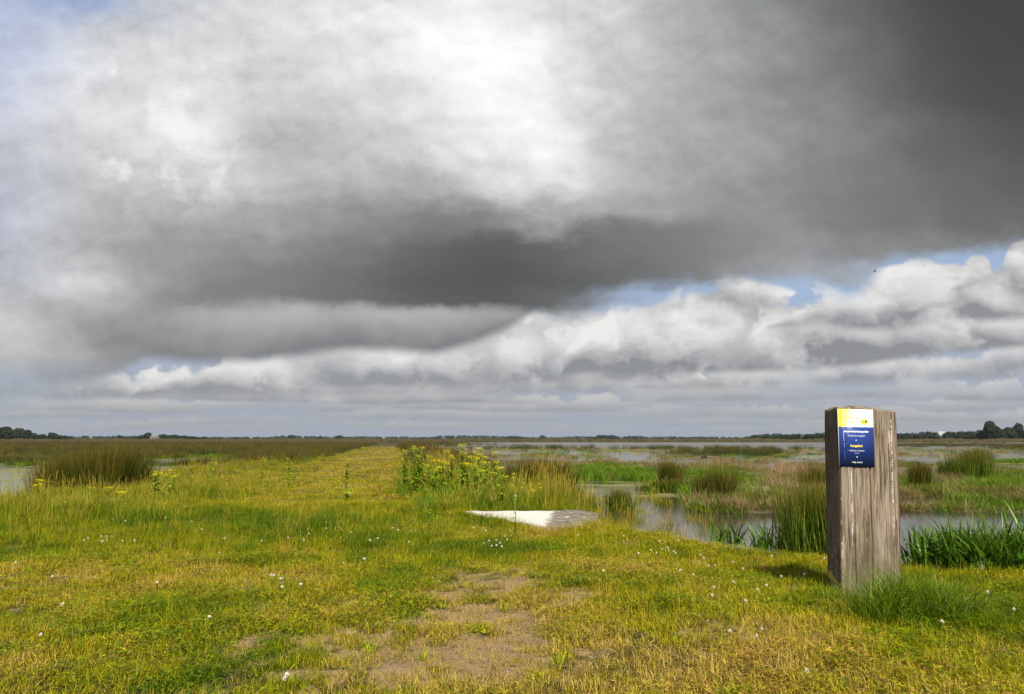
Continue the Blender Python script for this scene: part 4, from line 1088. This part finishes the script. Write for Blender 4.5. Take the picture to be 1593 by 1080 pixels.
def make_ragwort(H, stems, seed, bloom=.6, flowers=True, spread=.10):
    rg = np.random.default_rng(seed)
    st, lf = MB(), MB(); heads = []
    for s in range(stems):
        fl = MB(); heads.append(fl)
        a = rg.uniform(0, 6.28); r0 = rg.uniform(0, spread * .4); h = H * rg.uniform(.72, 1.0) if s else H
        ln = rg.uniform(0, spread); b = np.array([r0 * math.cos(a), r0 * math.sin(a), 0])
        tip = b + [ln * math.cos(a), ln * math.sin(a), h]
        mid = (b + tip) / 2 + [rg.normal(0, .01), rg.normal(0, .01), 0]
        st.tube([b, mid, tip], [.0045, .004, .0025], 5)
        k = int(h * 62)
        for q in range(k):
            u = (q + rg.uniform(0, 1)) / k * .97; c = b + (tip - b) * u
            l = (.115 * (1 - u) ** .5 + .032) * rg.uniform(.7, 1.2)
            leaf(lf, c, rg.uniform(0, 6.28), l, l * .23, rg.uniform(.1, .9), rg, rg.uniform())
        # flat-topped head of branchlets
        nb = (9 if stems > 1 else 4) if flowers else 5
        s0 = tip - [0, 0, .09]
        for q in range(nb):
            aa = rg.uniform(0, 6.28); rr = .062 * math.sqrt(rg.uniform()) * (1 if flowers else .35); zt = rg.uniform(-.02, .012)
            e = tip + [rr * math.cos(aa), rr * math.sin(aa), zt]
            fl.tube([s0, (s0 + e) / 2 + [rr * .3 * math.cos(aa), rr * .3 * math.sin(aa), 0], e], [.0018, .0015, .0012], 4, t=0.0, r=-.4)
            for w in range(4):
                c = e + [rg.normal(0, .008), rg.normal(0, .008), rg.uniform(0, .006)]
                isf = flowers and rg.uniform() < bloom; tgt = fl
                R0 = .0095 if isf else .0055
                ang = np.linspace(0, 2 * np.pi, 9)[:-1]
                ring = np.stack([c[0] + R0 * np.cos(ang), c[1] + R0 * np.sin(ang), np.full(8, c[2] + .001)], -1)
                V = np.concatenate([ring, [[c[0], c[1], c[2] + .004]], [[c[0], c[1], c[2] - .006]]])
                F = [[i, (i + 1) % 8, 8] for i in range(8)] + [[(i + 1) % 8, i, 9] for i in range(8)]
                tgt.add(V, F, 0.0, 1.0 if isf else 0.0)
    out = [('stem', st.mesh('stem', [M_STEM])), ('foliage', lf.mesh('foliage', [M_RLEAF]))]
    for fl in heads: out.append(('flower_head', fl.mesh('flower_head', [M_HEAD])))
    return out
def plant_at(name, label, cat, parts, x, y, rz, group, z=None):
    root = empty(name, (x, y, (float(height(x, y)) if z is None else z) - .01), (0, 0, rz))
    tag(root, label, cat, group)
    for n, me in parts: link(n, me, root)
    return root
RW = 'ragwort plants on the verges of the path'
rag = [
    (722, 691, 15.0, 5, .55, True, 'tallest ragwort, dense green column with the highest yellow crown beside the path'),
    (648, 694, 16.0, 4, .35, True, 'tall leafy ragwort at the right edge of the path, few yellow heads'),
    (632, 700, 16.6, 2, .20, True, 'slim green ragwort at the very left end of the verge patch'),
    (744, 697, 14.8, 3, .75, True, 'yellow-headed ragwort just right of the tallest one'),
    (757, 706, 14.2, 3, .75, True, 'ragwort with golden heads right of centre in the verge patch'),
    (772, 703, 15.2, 2, .8, True, 'ragwort with orange-yellow head at the right end of the patch'),
    (777, 727, 12.4, 2, .97, True, 'ragwort with the brightest, widest yellow head, lowest at the right end of the patch'),
    (704, 701, 15.6, 2, .6, True, 'thin ragwort just left of the tallest one'),
    (690, 715, 14.6, 3, .7, True, 'short ragwort with yellow head in the middle of the patch'),
    (672, 716, 14.9, 3, .8, True, 'short ragwort with flat yellow heads left of the middle of the patch'),
    (662, 707, 16.2, 2, .3, True, 'greenish ragwort between the leafy one and the flat yellow heads'),
    (733, 712, 13.6, 3, .6, True, 'leafy ragwort low in front of the tallest one'),
    (766, 719, 13.4, 2, .5, True, 'greenish ragwort beneath the golden heads'),
    (748, 722, 13.0, 3, .35, True, 'low green ragwort in front, mostly still in bud'),
    (538, 713, 13.4, 1, .25, True, 'lone upright ragwort standing on the path itself'),
    (451, 713, 17.0, 1, .4, True, 'single slender ragwort left of the path'),
    (408, 712, 19.0, 1, .3, True, 'pale slender ragwort in the left verge nearest the path patch of rushes'),
    (330, 712, 17.5, 1, .3, True, 'spindly ragwort in the left verge, third from the rush clump'),
    (297, 714, 17.0, 1, .4, True, 'spindly ragwort in the left verge, second from the rush clump'),
    (265, 731, 14.5, 2, .6, True, 'branching ragwort nearest the right side of the rush clump'),
    (250, 734, 14.0, 2, .7, True, 'ragwort with small yellow heads touching the rush clump from the right'),
    (188, 757, 12.6, 2, .95, True, 'ragwort with a wide bright head in front of the rush clump'),
    (146, 757, 12.8, 1, .95, True, 'small ragwort head in front of the rush clump, farther left'),
    (61, 747, 13.6, 2, .9, True, 'dark-leaved ragwort in front of the left pool'),
    (47, 791, 10.6, 1, .95, True, 'short ragwort head low at the left edge of the view'),
    (108, 799, 10.8, 1, .5, True, 'ragwort bud stem low in the tall grass below the rush clump'),
    (21, 781, 12.0, 1, .5, True, 'tiny ragwort before the left pool at the far left'),
]
for i, (px, py, D, ns, bl, fl, lab) in enumerate(rag):
    x, y = AT(px, D), D
    g = float(height(x, y))
    top = 1.0 + P2S(px, py)[1] * D
    plant_at('ragwort', lab, 'wildflower', make_ragwort(max(.2, top - g), ns + (1 if ns > 1 else 0), 300 + i, bl * .60, fl, .05 if ns == 1 else .15), x, y, 0, RW)
def make_thistle(H, seed):
    rg = np.random.default_rng(seed)
    st, lf, hd, br = MB(), MB(), MB(), MB()
    st.tube([(0, 0, 0), (.01, 0, H * .5), (0, 0, H * .94)], [.005, .004, .003], 5)
    for q in range(22):
        u = rg.uniform(.05, .92); l = (.075 * (1 - u) + .035)
        leaf(lf, np.array([0, 0, H * u]), rg.uniform(0, 6.28), l, l * .16, rg.uniform(.2, .9), rg, rg.uniform())
    a = np.linspace(0, 2 * np.pi, 13)[:-1]
    for k, (z, r) in enumerate([(H * .93, .004), (H * .945, .010), (H * .965, .011), (H * .98, .008)]): pass
    hd.tube([(0, 0, H * .93), (0, 0, H * .945), (0, 0, H * .968), (0, 0, H * .985)], [.004, .010, .011, .007], 10)
    for q in range(60):
        aa = rg.uniform(0, 6.28); rr = rg.uniform(.2, 1) * .013
        b = np.array([.006 * math.cos(aa), .006 * math.sin(aa), H * .98]); t = np.array([rr * math.cos(aa), rr * math.sin(aa), H * 1.0 + rg.uniform(-.004, .006)])
        s = np.array([-math.sin(aa), math.cos(aa), 0]) * .0012
        br.add([b - s, b + s, t + s, t - s], [[0, 1, 2, 3]])
    return [('stem', st.mesh('stem', [M_STEM])), ('foliage', lf.mesh('foliage', [M_RLEAF])), ('flower_head', hd.mesh('flower_head', [M_BUD])), ('petals', br.mesh('petals', [M_PUR]))]
M_PUR = simple('thistle_petals', (.30, .12, .36), .6, .2, .2, 200)
for px, py, D, lab in ((801, 768, 8.6, 'purple thistle standing in front of the concrete slab'), (671, 791, 9.3, 'small purple thistle in the grass left of the concrete slab'), (464, 740, 11.5, 'small pale purple thistle far left beside the path')):
    x = AT(px, D); g = float(height(x, D)); top = 1 + P2S(px, py)[1] * D
    plant_at('thistle', lab, 'wildflower', make_thistle(max(.15, top - g), int(px)), x, D, 0, 'purple thistles')
# hawkbit: thin bare stems with a single yellow head
def make_hawkbit(H, seed):
    rg = np.random.default_rng(seed); st, fl = MB(), MB()
    t = np.array([rg.normal(0, .03), rg.normal(0, .02), H])
    st.tube([(0, 0, 0), t * [.3, .3, .55], t], [.0022, .002, .0016], 4)
    a = np.linspace(0, 2 * np.pi, 11)[:-1]; R0 = .012
    ring = t + np.stack([R0 * np.cos(a), R0 * np.sin(a) * .6, R0 * np.sin(a) * .6], -1)
    fl.add(np.concatenate([ring, [t + [0, -.003, .004]], [t + [0, .003, -.008]]]), [[i, (i + 1) % 10, 10] for i in range(10)] + [[(i + 1) % 10, i, 11] for i in range(10)])
    return [('stem', st.mesh('stem', [M_STEM])), ('flower_head', fl.mesh('flower_head', [M_YEL]))]
for i, (px, py) in enumerate([(797, 736), (802, 742), (796, 753), (814, 750), (824, 754), (835, 752), (827, 761), (832, 763), (808, 758), (841, 758)]):
    D = 11.8 + (i % 3) * .4; x = AT(px, D); g = float(height(x, D))
    plant_at('hawkbit', 'thin-stemmed yellow flower above the right end of the slab', 'wildflower', make_hawkbit(max(.12, 1 + P2S(px, py)[1] * D - g), 500 + i), x, D, 0, 'thin-stemmed yellow flowers behind the slab')
# bright young tufts on the worn patch
for i, (px, py) in enumerate([(655, 1020), (690, 943), (784, 942), (636, 1068), (868, 1034), (742, 978), (575, 1010)]):
    x, y = G(px, py); mb = MB(); rg = np.random.default_rng(900 + i)
    blades(mb, 34, .022, (.035, .085), .0042, lean=1.2, droop=.5, segs=4, rg=rg, outward=1.0)
    tag(link('grass_tuft', mb.mesh('grass_tuft', [M_BRIGHT]), None, (x, y, float(height(x, y)) - .003)), 'small bright yellow-green grass tuft on the worn sandy patch', 'grass tuft', 'bright grass tufts on the worn patch')
# white clover
M_CLOV = simple('clover_florets', (.78, .74, .66), .7, .2, .12, 300); M_CLOVD = simple('clover_florets_faded', (.50, .32, .20), .8, .1, .2, 300)
M_CST = simple('clover_stem', (.14, .18, .03), .6, .3, .2)
def clover_parts(seed, H):
    rg = np.random.default_rng(seed); hd = MB(); st = MB(); fd = MB()
    st.tube([(0, 0, 0), (.006, .004, H * .6), (0, 0, H)], [.0012, .001, .001], 4)
    for q in range(46):                          # a globe of little upturned florets, the lowest ones faded
        u = rg.uniform(-.9, 1); a = rg.uniform(0, 6.28); r = .0095 * rg.uniform(.85, 1.1)
        s = math.sqrt(max(0, 1 - u * u)); d = np.array([s * math.cos(a), s * math.sin(a), u])
        c = np.array([0, 0, H + .004]) + d * r * [1, 1, .8]
        e1 = np.cross(d, [0, 0, 1.0]); e1 /= np.linalg.norm(e1) + 1e-6; e2 = np.cross(e1, d)
        w = .0034
        V = [c - e1 * w, c + e2 * w + d * .004, c + e1 * w, c - e2 * w, np.array([0, 0, H + .003])]
        (fd if u < -.45 else hd).add(V, [[0, 1, 4], [1, 2, 4], [2, 3, 4], [3, 0, 4]])
    return [('stem', st.mesh('stem', [M_CST])), ('flower_head', hd.mesh('flower_head', [M_CLOV])), ('faded_florets', fd.mesh('faded_florets', [M_CLOVD]))]
CLV = [clover_parts(700 + i, h) for i, h in enumerate((.045, .06, .075, .10))]
clov = {
 'left': [(130,842),(137,838),(160,843),(158,835),(168,835),(168,840),(193,842),(175,808),(189,807),(196,811),(210,842),(25,875),(82,898),(61,988),(323,961),(290,788),(300,812),(260,805),(350,838),(315,825),(405,842),(340,860),(95,940),(240,905)],
 'cleft': [(420,895),(427,896),(441,901),(440,906),(440,914),(468,910),(447,1058),(446,1052),(478,823),(479,830),(505,806),(506,812),(545,828),(576,840),(590,838),(610,822),(622,825),(641,825),(568,869),(637,848),(508,822),(531,825),(472,842),(452,838)],
 'slabfront': [(755,845),(761,841),(771,849),(779,845),(780,851),(785,834),(787,840),(752,822),(756,826),(794,825),(853,824),(771,840),(764,850),(738,822)],
 'right': [(1008,848),(1012,856),(1021,862),(1030,853),(1038,843),(1038,850),(1042,858),(1048,860),(1050,856),(1053,863),(1056,844),(1025,844),(978,872),(992,862),(1091,865),(1095,868),(1100,871),(1058,888),(1104,878),(1080,895),(1078,898),(1112,878),(1140,873),(1141,905),(1133,910),(1111,915),(1110,926),(1180,918),(1181,925),(1193,912),(1200,869),(1214,895),(1163,892),(1155,882),(1188,979),(1256,1045),(1438,1052),(940,889),(970,835),(899,832),(925,838),(1279,873),(1253,893),(1161,937),(1040,916),(1134,983),(1176,991)],
 'fright': [(1505,934),(1577,949),(1357,944),(1538,921),(1535,920),(1465,968)],
}
lab = {'left': 'white clover flower in the taller grass on the left of the picture', 'cleft': 'white clover flower between the tall left grass and the bare sandy patch',
       'slabfront': 'white clover flower in the turf just in front of the concrete slab', 'right': 'white clover flower in the turf between the slab and the post', 'fright': 'white clover flower in the turf right of the post'}
def add_clover():
    made = {}
    for k, lst in clov.items():
        pts = [p for i, p in enumerate(lst) if k != 'right' or i % 4]
        for i, (px, py) in enumerate(pts):
            v = int(rng.integers(0, 2)) if k in ('right', 'fright', 'slabfront') else int(rng.integers(1, 4))
            H = (.045, .06, .075, .10)[v]
            x, y = G(px, py, H - .01); z = float(height(x, y)); x, y = G(px, py, z + H)
            z = float(height(x, y))
            root = bpy.data.objects.new('clover_flower', None); COL.objects.link(root); root.location = (x, y, z - .002); root.rotation_euler = (rng.normal(0, .12), rng.normal(0, .12), rng.uniform(0, 6.28))
            sc = rng.uniform(.6, 1.0) * (.95 if k != 'right' else .85); root.scale = (sc, sc, 1.0)
            tag(root, lab[k], 'wildflower', 'white clover flowers, ' + {'left': 'left meadow', 'cleft': 'left of the bare patch', 'slabfront': 'before the slab', 'right': 'between slab and post', 'fright': 'right of the post'}[k])
            for n, me in CLV[v]:
                o = bpy.data.objects.new(n, me); COL.objects.link(o); o.parent = root
add_clover()

# ------------------------------------------------------------------ trees on the horizon
def crown_mat(name, a, b):
    m = new_mat(name)
    c = mixc(attr('br'), a, b)
    p = principled(c, .7, .15); finish(p); return m
M_TREE = crown_mat('distant_foliage', (.011, .020, .008), (.026, .040, .014))  # foliage colour darkened in place of cloud shade on the horizon
M_BARK = simple('distant_bark', (.08, .06, .045), .9, .1)
def leaf_cloud(mb, blobs, n, size, rg):
    """leaf clumps scattered over and through overlapping lobes"""
    wts = np.array([b[3] * b[5] for b in blobs]); wts = wts / wts.sum()
    idx = rg.choice(len(blobs), n, p=wts); B = np.array(blobs)[idx]
    d = rg.normal(0, 1, (n, 3)); d /= np.linalg.norm(d, axis=1)[:, None]
    r = rg.uniform(.55, 1.06, n) ** .7
    C = B[:, :3] + d * r[:, None] * B[:, 3:6]
    C[:, 2] = np.maximum(C[:, 2], size * .3)
    nrm = d + rg.normal(0, .5, (n, 3)); nrm /= np.linalg.norm(nrm, axis=1)[:, None]
    u = np.cross(nrm, rg.normal(0, 1, (n, 3))); u /= np.linalg.norm(u, axis=1)[:, None]; v = np.cross(nrm, u)
    s = size * rg.uniform(.5, 1.3, n)[:, None]
    V = np.stack([C - u * s, C - v * s * .7 + nrm * s * .2, C + u * s, C + v * s * .8 - nrm * s * .2], 1).reshape(-1, 3)
    F = np.arange(n * 4).reshape(-1, 4)
    mb.add(V, F, 0.0, np.repeat(np.clip(rg.uniform(0, 1, n), 0, 1), 4))
def tree(px, pytop, wpx, D, label, group, kind='round', n=None, low=.15, name='tree'):
    x = AT(px, D); g = float(height(x, D)); H = 1.0 + P2S(px, pytop)[1] * D - g; Wd = wpx / FPX * D
    rg = np.random.default_rng(int(px * 10 + D))
    root = empty(name, (x, D, g)); tag(root, label, 'tree' if name == 'tree' else 'shrub', group)
    mb = MB(); r0 = max(.12, H * .025)
    mb.tube([(0, 0, -.3), (.1, 0, H * .3), (0, .1, H * .75)], [r0, r0 * .75, r0 * .3], 7)
    for k in range(5):
        a = rg.uniform(0, 6.28); z0 = H * rg.uniform(.25, .5)
        mb.tube([(0, 0, z0), (Wd * .14 * math.cos(a), Wd * .14 * math.sin(a), z0 + H * .15), (Wd * .3 * math.cos(a), Wd * .3 * math.sin(a), z0 + H * .25)], [r0 * .45, r0 * .3, r0 * .12], 5)
    link('trunk', mb.mesh('trunk', [M_BARK]), root)
    blobs = []
    nb = 11
    cz = H * (.5 + low / 2); hz = H * (1 - low) / 2
    for k in range(nb):
        a = rg.uniform(0, 6.28); u = rg.uniform(-1, 1); rr = math.sqrt(max(0, 1 - u * u)) * Wd * .5 * rg.uniform(.35, .72)
        q = rg.uniform(.26, .42)
        bz = cz + u * hz * .62
        blobs.append((rr * math.cos(a), rr * math.sin(a), bz, Wd * q * .62, Wd * q * .62, min(hz * .42, H - bz)))
    blobs.append((rg.uniform(-.1, .1) * Wd, 0, H * .83, Wd * .24, Wd * .24, H * .165))
    blobs.append((0, 0, cz, Wd * .36, Wd * .36, hz * .75))
    mb = MB(); leaf_cloud(mb, blobs, n or 1500, max(.22, min(Wd, H) * .062), rg)
    link('crown', mb.mesh('crown', [M_TREE]), root)
    return root
T = [ # px, top, width, D, label, group
 (-12, 664, 24, 470, 'dark broad tree cut by the left edge of the view', 'L'), (9, 663.5, 22, 480, 'tallest dark tree of the wood at the far left', 'L'), (27, 666, 22, 470, 'rounded dark tree, second of the wood at the far left', 'L'),
 (41, 668.5, 20, 465, 'lower rounded tree closing the far left wood on its right', 'L'), (51, 676, 10, 460, 'bush-like tree at the right foot of the far left wood', 'L'),
 (64, 675.5, 14, 520, 'low tree, leftmost of the second small wood from the left', 'L2'), (80, 673, 13, 520, 'highest pointed tree of the second small wood from the left', 'L2'), (92, 676.5, 14, 520, 'low tree right of the pointed one in the second small wood', 'L2'), (103, 677.5, 12, 520, 'rightmost low tree of the second small wood from the left', 'L2'),
 (184.5, 677, 7, 640, 'narrow single tree at the left end of the middle-left wood', 'M'), (196, 680, 14, 660, 'low tree next to the narrow single one', 'M'), (210, 679, 13, 660, 'low tree in the dip of the middle-left wood', 'M'), (221, 677, 11, 650, 'tree leaning against the tall one left of the white house', 'M'), (230, 673, 11, 640, 'tall loose-crowned tree directly left of the white house', 'M'),
 (255, 675.5, 15, 640, 'broad tree directly right of the white house', 'M'), (270, 676, 16, 650, 'broad tree, second right of the white house', 'M'), (284, 677.5, 14, 655, 'rounded tree, third right of the white house', 'M'), (298, 678.5, 14, 660, 'rounded low tree, fourth right of the white house', 'M'), (314, 680, 16, 670, 'low tree, fifth right of the white house', 'M'), (334, 681, 14, 680, 'low pale tree ending the wood right of the white house', 'M'),
 (453, 676.5, 9, 1150, 'small lump of trees on the horizon left of the path', 'H'), (498, 678, 7, 1200, 'pointed tree on the horizon left of the path end', 'H'), (528, 677, 11, 1200, 'rounded tree on the horizon just left of the path end', 'H'),
 (799, 678, 30, 1300, 'broad low tree group on the horizon above the slab', 'H'), (844, 677, 9, 1300, 'small tree standing up on the horizon right of the slab', 'H'),
 (931, 676.8, 14, 1250, 'left tree of the flat-topped row on the horizon', 'H'), (941, 676.6, 14, 1250, 'middle tree of the flat-topped row on the horizon', 'H'), (951, 676.8, 14, 1250, 'right tree of the flat-topped row on the horizon', 'H'),
 (988, 679.2, 9, 1300, 'lone low tree right of the flat-topped row', 'H'), (1092, 680, 14, 1100, 'low tree on the horizon between the lake and the right wood', 'H'), (1110, 681, 12, 1000, 'low tree next to the start of the right wood', 'H'), (1146, 680, 8, 1000, 'small tree just left of the right wood', 'H'),
 (1478, 671.5, 17, 520, 'dark tree hiding the foot of the white towers', 'R'), (1495, 671, 16, 520, 'dark rounded tree right of the white towers', 'R'), (1511, 671, 15, 520, 'dark rounded tree midway between the towers and the tall tree', 'R'),
 (1528, 669, 18, 500, 'dark bushy tree at the left foot of the tall tree', 'R'), (1542, 655, 23, 490, 'tallest domed tree on the right horizon', 'R'), (1557, 668, 18, 490, 'dark bushy tree at the right foot of the tall tree', 'R'), (1571, 665, 16, 490, 'sloping tree left of the round-headed one at the right edge', 'R'), (1585, 657.5, 15, 490, 'round-headed tree on a clear trunk at the right edge', 'R'), (1601, 667, 20, 490, 'dark tree cut by the right edge of the view', 'R'),
]
GR = {'L': 'trees of the far left wood', 'L2': 'trees of the second small wood', 'M': 'trees around the white house', 'H': 'single trees on the far horizon', 'R': 'trees on the right horizon'}
for (px, py, w, D, lb, g) in T:
    tree(px, py, w * (1.45 if py > 660 else 1.15), D, lb, GR[g], n=2600, low=0 if g != 'R' or py > 660 else .1)
# scrub on the right: continuous low wood of separate bushes
px = 1163
scr = []
k = 0
tops = [(1150, 680), (1163, 678), (1180, 675), (1200, 673.5), (1225, 675), (1240, 673.5), (1262, 675), (1272, 673), (1290, 672.5), (1310, 673), (1395, 674), (1410, 673), (1425, 672), (1440, 671), (1455, 671.5), (1463, 676), (1475, 677)]
while px < 1476:
    t = float(np.interp(px, [a for a, b in tops], [b for a, b in tops])) + rng.uniform(-.4, .9)
    w = rng.uniform(13, 19)
    if not (1313 < px < 1372):
        scr.append((px, t, w))
    px += w * .62
for i, (px, t, w) in enumerate(scr):
    side = 'left' if px < 1340 else 'right'
    tree(px, t, w * 1.25, 430 + 60 * ((i * 7) % 3), 'dark scrub bush in the low wood %s of the post' % side, 'bushes of the low wood %s of the post' % side, n=900, low=0.0, name='bush')

def build_woods():
    """woods far off that read as one mass"""
    mb = MB(); rg = np.random.default_rng(77)
    for px in np.arange(-260, 1860, 2.6):
        D = 1500 + 500 * fbm(px * .01, 0, 9, 2)
        t = 679.0 + 2.8 * (float(fbm(px * .02, 3, 10, 4)) - .5) * 2 + (1.0 if px > 1000 else 0)
        x = AT(px, D); H = 1 + P2S(px, t)[1] * D
        w = 3.6 / FPX * D
        q = [(x, D + rg.uniform(-60, 60), H * .45, w, w, H * .5)]
        leaf_cloud(mb, q, 34, 2.2, rg)
    tag(link('far_wood', mb.mesh('far_wood', [M_TREE])), 'continuous dark belt of woodland along the whole horizon', 'woodland', kind='stuff')
build_woods()
def build_far_reeds():
    """reed belts on the far shore of the lake and at the feet of the woods"""
    mb = MB(); rg = np.random.default_rng(78)
    for (a, b, D0, D1, h0, h1, n) in ((-250, 1860, 385, 430, .9, 1.5, 5200), (1120, 1860, 330, 370, .8, 1.4, 1300), (-250, 600, 230, 330, .5, 1.0, 3600), (-250, 1860, 300, 420, .7, 1.2, 3000)):
        px = rg.uniform(a, b, n); D = rg.uniform(D0, D1, n)
        x = AT(px, D); z = height(x, D); h = rg.uniform(h0, h1, n) * (.6 + .8 * fbm(px * .03, D * .02, 12, 3)); w = rg.uniform(.8, 2.4, n)
        ok = (z > WATER - .02) | (D > 380)
        px, D, x, z, h, w = px[ok], D[ok], x[ok], z[ok], h[ok], w[ok]; m = len(px)
        for k in range(3):
            j = rg.uniform(-.5, .5, (m, 3)); r = rg.uniform(0, 1, m)
            c = np.stack([x + j[:, 0] * w, D + j[:, 1] * 3, z], -1)
            tip = c + np.stack([j[:, 2] * .6, 0 * x, h * (.7 + .6 * r)], -1)
            V = np.stack([c - np.stack([w * .5, 0 * x, 0 * x + .1], -1), c + np.stack([w * .5, 0 * x, 0 * x - .1], -1), tip + np.stack([w * .25, 0 * x, 0 * x], -1), tip - np.stack([w * .25, 0 * x, .2 * h], -1)], 1).reshape(-1, 3)
            mb.add(V, np.arange(m * 4).reshape(-1, 4), 0, np.repeat(r, 4))
    m = crown_mat('far_reed_belt', (.034, .034, .012), (.080, .062, .024))
    tag(link('far_reed_belt', mb.mesh('far_reed_belt', [m])), 'brown and olive reed belts on the far shores below the woods', 'reeds', kind='stuff')
build_far_reeds()

# ------------------------------------------------------------------ buildings far off
def build_house():
    D = 600; x = AT(240, D); root = empty('farmhouse', (x, D, 0.0), (0, 0, R(8)))
    tag(root, 'small pale farmhouse half hidden between trees on the left horizon', 'house')
    pale = simple('pale_render', (.17, .15, .125), .8, .2, .1, 2); tile = simple('brown_roof_tiles', (.16, .10, .08), .8, .2, .2, 2); glass = simple('dark_window', (.03, .035, .04), .2, .5)
    mb = MB(); mb.box((0, 0, 1.0), (3.0, 2.6, 1.4)); link('wall', mb.mesh('wall', [pale]), root)
    mb = MB(); V = [(-3.2, -2.8, 2.3), (3.2, -2.8, 2.3), (3.2, 2.8, 2.3), (-3.2, 2.8, 2.3), (-2.4, 0, 3.7), (2.4, 0, 3.7)]
    mb.add(V, [[0, 1, 5, 4], [2, 3, 4, 5], [3, 2, 1, 0]]); mb.add([V[i] for i in (0, 4, 3, 1, 2, 5)], [[0, 1, 2], [3, 4, 5]])
    rf = link('roof', mb.mesh('roof', [pale]), root)
    mb = MB(); mb.box((-1.7, .3, 3.7), (.25, .25, .5)); link('chimney', mb.mesh('chimney', [tile]), rf)
    for k in (-2.4, -.2, 2.2):
        mb = MB(); mb.box((k, -2.61, 1.3), (.45, .04, .55)); link('window', mb.mesh('window', [glass]), root)
def build_towers():
    white = simple('white_cladding', (.42, .42, .43), .7, .2, .03, .2); glass = simple('tower_glazing', (.20, .23, .26), .3, .5)
    for px, py, w, lb in ((1462.2, 671.2, 4.0, 'left one of the two white apartment towers on the right horizon, plain gable'), (1467.8, 671.5, 5.4, 'right one of the two white apartment towers, with a grey glazed middle')):
        D = 2900; x = AT(px, D); H = 1 + P2S(px, py)[1] * D; W = w / FPX * D
        root = empty('apartment_tower', (x, D, -.3)); tag(root, lb, 'apartment building', 'white apartment towers on the horizon')
        mb = MB(); mb.box((0, 0, H / 2), (W / 2, 8, H / 2)); mb.box((0, 0, H + .8), (W * .18, 3, .8)); link('wall', mb.mesh('wall', [white]), root)
        n = 9
        for k in range(n):
            mb = MB(); mb.box((0 if w > 5 else W * .1, -8.05, H * (k + .6) / n), (W * (.22 if w > 5 else .12), .1, H / n * .32)); link('window', mb.mesh('window', [glass]), root)
build_house(); build_towers()

# ------------------------------------------------------------------ birds
M_BIRD = simple('dark_plumage', (.02, .018, .022), .6, .2)
def bird(px, py, D, span, label, rz, roll):
    x = AT(px, D); z = 1 + P2S(px, py)[1] * D
    root = empty('swallow', (x, D, z), (roll, 0, rz)); tag(root, label, 'bird', 'swallows in the air')
    mb = MB(); L = span * .5
    ys = np.linspace(-.5, .5, 9); rad = np.array([.008, .05, .085, .10, .10, .085, .06, .035, .012]) * L * 1.0
    mb.tube([(0, y * L, .01 * math.sin(y * 3)) for y in ys], rad, 10)
    mb.add([(-.012, L * .4, 0), (.012, L * .4, 0), (L * .16, L * .95, 0), (0, L * .62, 0), (-L * .16, L * .95, 0)], [[0, 1, 3, 4], [1, 2, 3, 3]][:1]); mb.add([(0, L * .4, .002), (.012, L * .4, .002), (L * .16, L * .95, .002), (0, L * .62, .002)], [[0, 1, 2, 3]])
    link('body', mb.mesh('body', [M_BIRD], True), root)
    for s in (-1, 1):
        w = MB(); P = np.array([(.02, -.15, 0), (.25, -.30, .10), (.55, -.22, .20), (1.0, .35, .16), (.50, .08, .19), (.22, .05, .09), (.02, .12, 0)]) * L
        P[:, 0] *= s; th = .006 * L
        V = np.concatenate([P + [0, 0, th], P - [0, 0, th]]); k = len(P)
        w.add(V, [list(range(k))]); w.F.setdefault(k, []).append(np.array([list(range(k, 2 * k))[::-1]])); w.F.setdefault(4, []).append(np.array([[i, (i + 1) % k, k + (i + 1) % k, k + i] for i in range(k)]))
        link('wing', w.mesh('wing', [M_BIRD]), root)
bird(1375.3, 421.5, 36, .36, 'dark swallow banking against the blue gap above the post', R(-100), R(68))
bird(1402, 615.5, 160, .33, 'tiny far swallow low in the sky above the right side of the post', R(40), R(20))
bird(760, 548, 150, .33, 'tiny far swallow in the pale cloud above the path', R(150), R(-15))
def coot(px, py, label):
    x, y = G(px, py, WATER); root = empty('coot', (x, y, WATER + .01), (0, 0, R(15))); tag(root, label, 'bird')
    s = 1.25
    mb = MB(); xs = np.linspace(-.19, .19, 9)
    mb.tube([(a * s, 0, (.05 + .04 * max(0, -a) * 3) * s) for a in xs], np.array([.01, .05, .075, .085, .09, .088, .08, .06, .02]) * s, 10)
    mb.tube([(.13 * s, 0, .08 * s), (.17 * s, 0, .14 * s), (.19 * s, 0, .19 * s), (.22 * s, 0, .20 * s)], np.array([.045, .03, .035, .02]) * s, 8)
    link('body', mb.mesh('body', [M_BIRD], True), root)
    mb = MB(); mb.tube([(.235 * s, 0, .20 * s), (.26 * s, 0, .198 * s), (.285 * s, 0, .19 * s)], [.012 * s, .008 * s, .002], 6); link('beak', mb.mesh('beak', [M_CLOV]), root)
coot(1095, 713, 'dark water bird sitting low in front of the rush bed')

# ------------------------------------------------------------------ the air itself
def build_haze():
    m = new_mat('haze_air')
    n = X.nt.nodes.new('ShaderNodeVolumePrincipled'); n.inputs['Color'].default_value = (.80, .87, .96, 1); n.inputs['Density'].default_value = .00006; n.inputs['Anisotropy'].default_value = .1
    o = X.nt.nodes.new('ShaderNodeOutputMaterial'); X.nt.links.new(n.outputs[0], o.inputs['Volume'])
    mb = MB(); mb.box((0, 0, 23.0), (3600, 3600, 25.5))
    o = link('haze', mb.mesh('haze', [m])); tag(o, 'thin pale haze over the whole marsh', 'haze', kind='stuff')
build_haze()
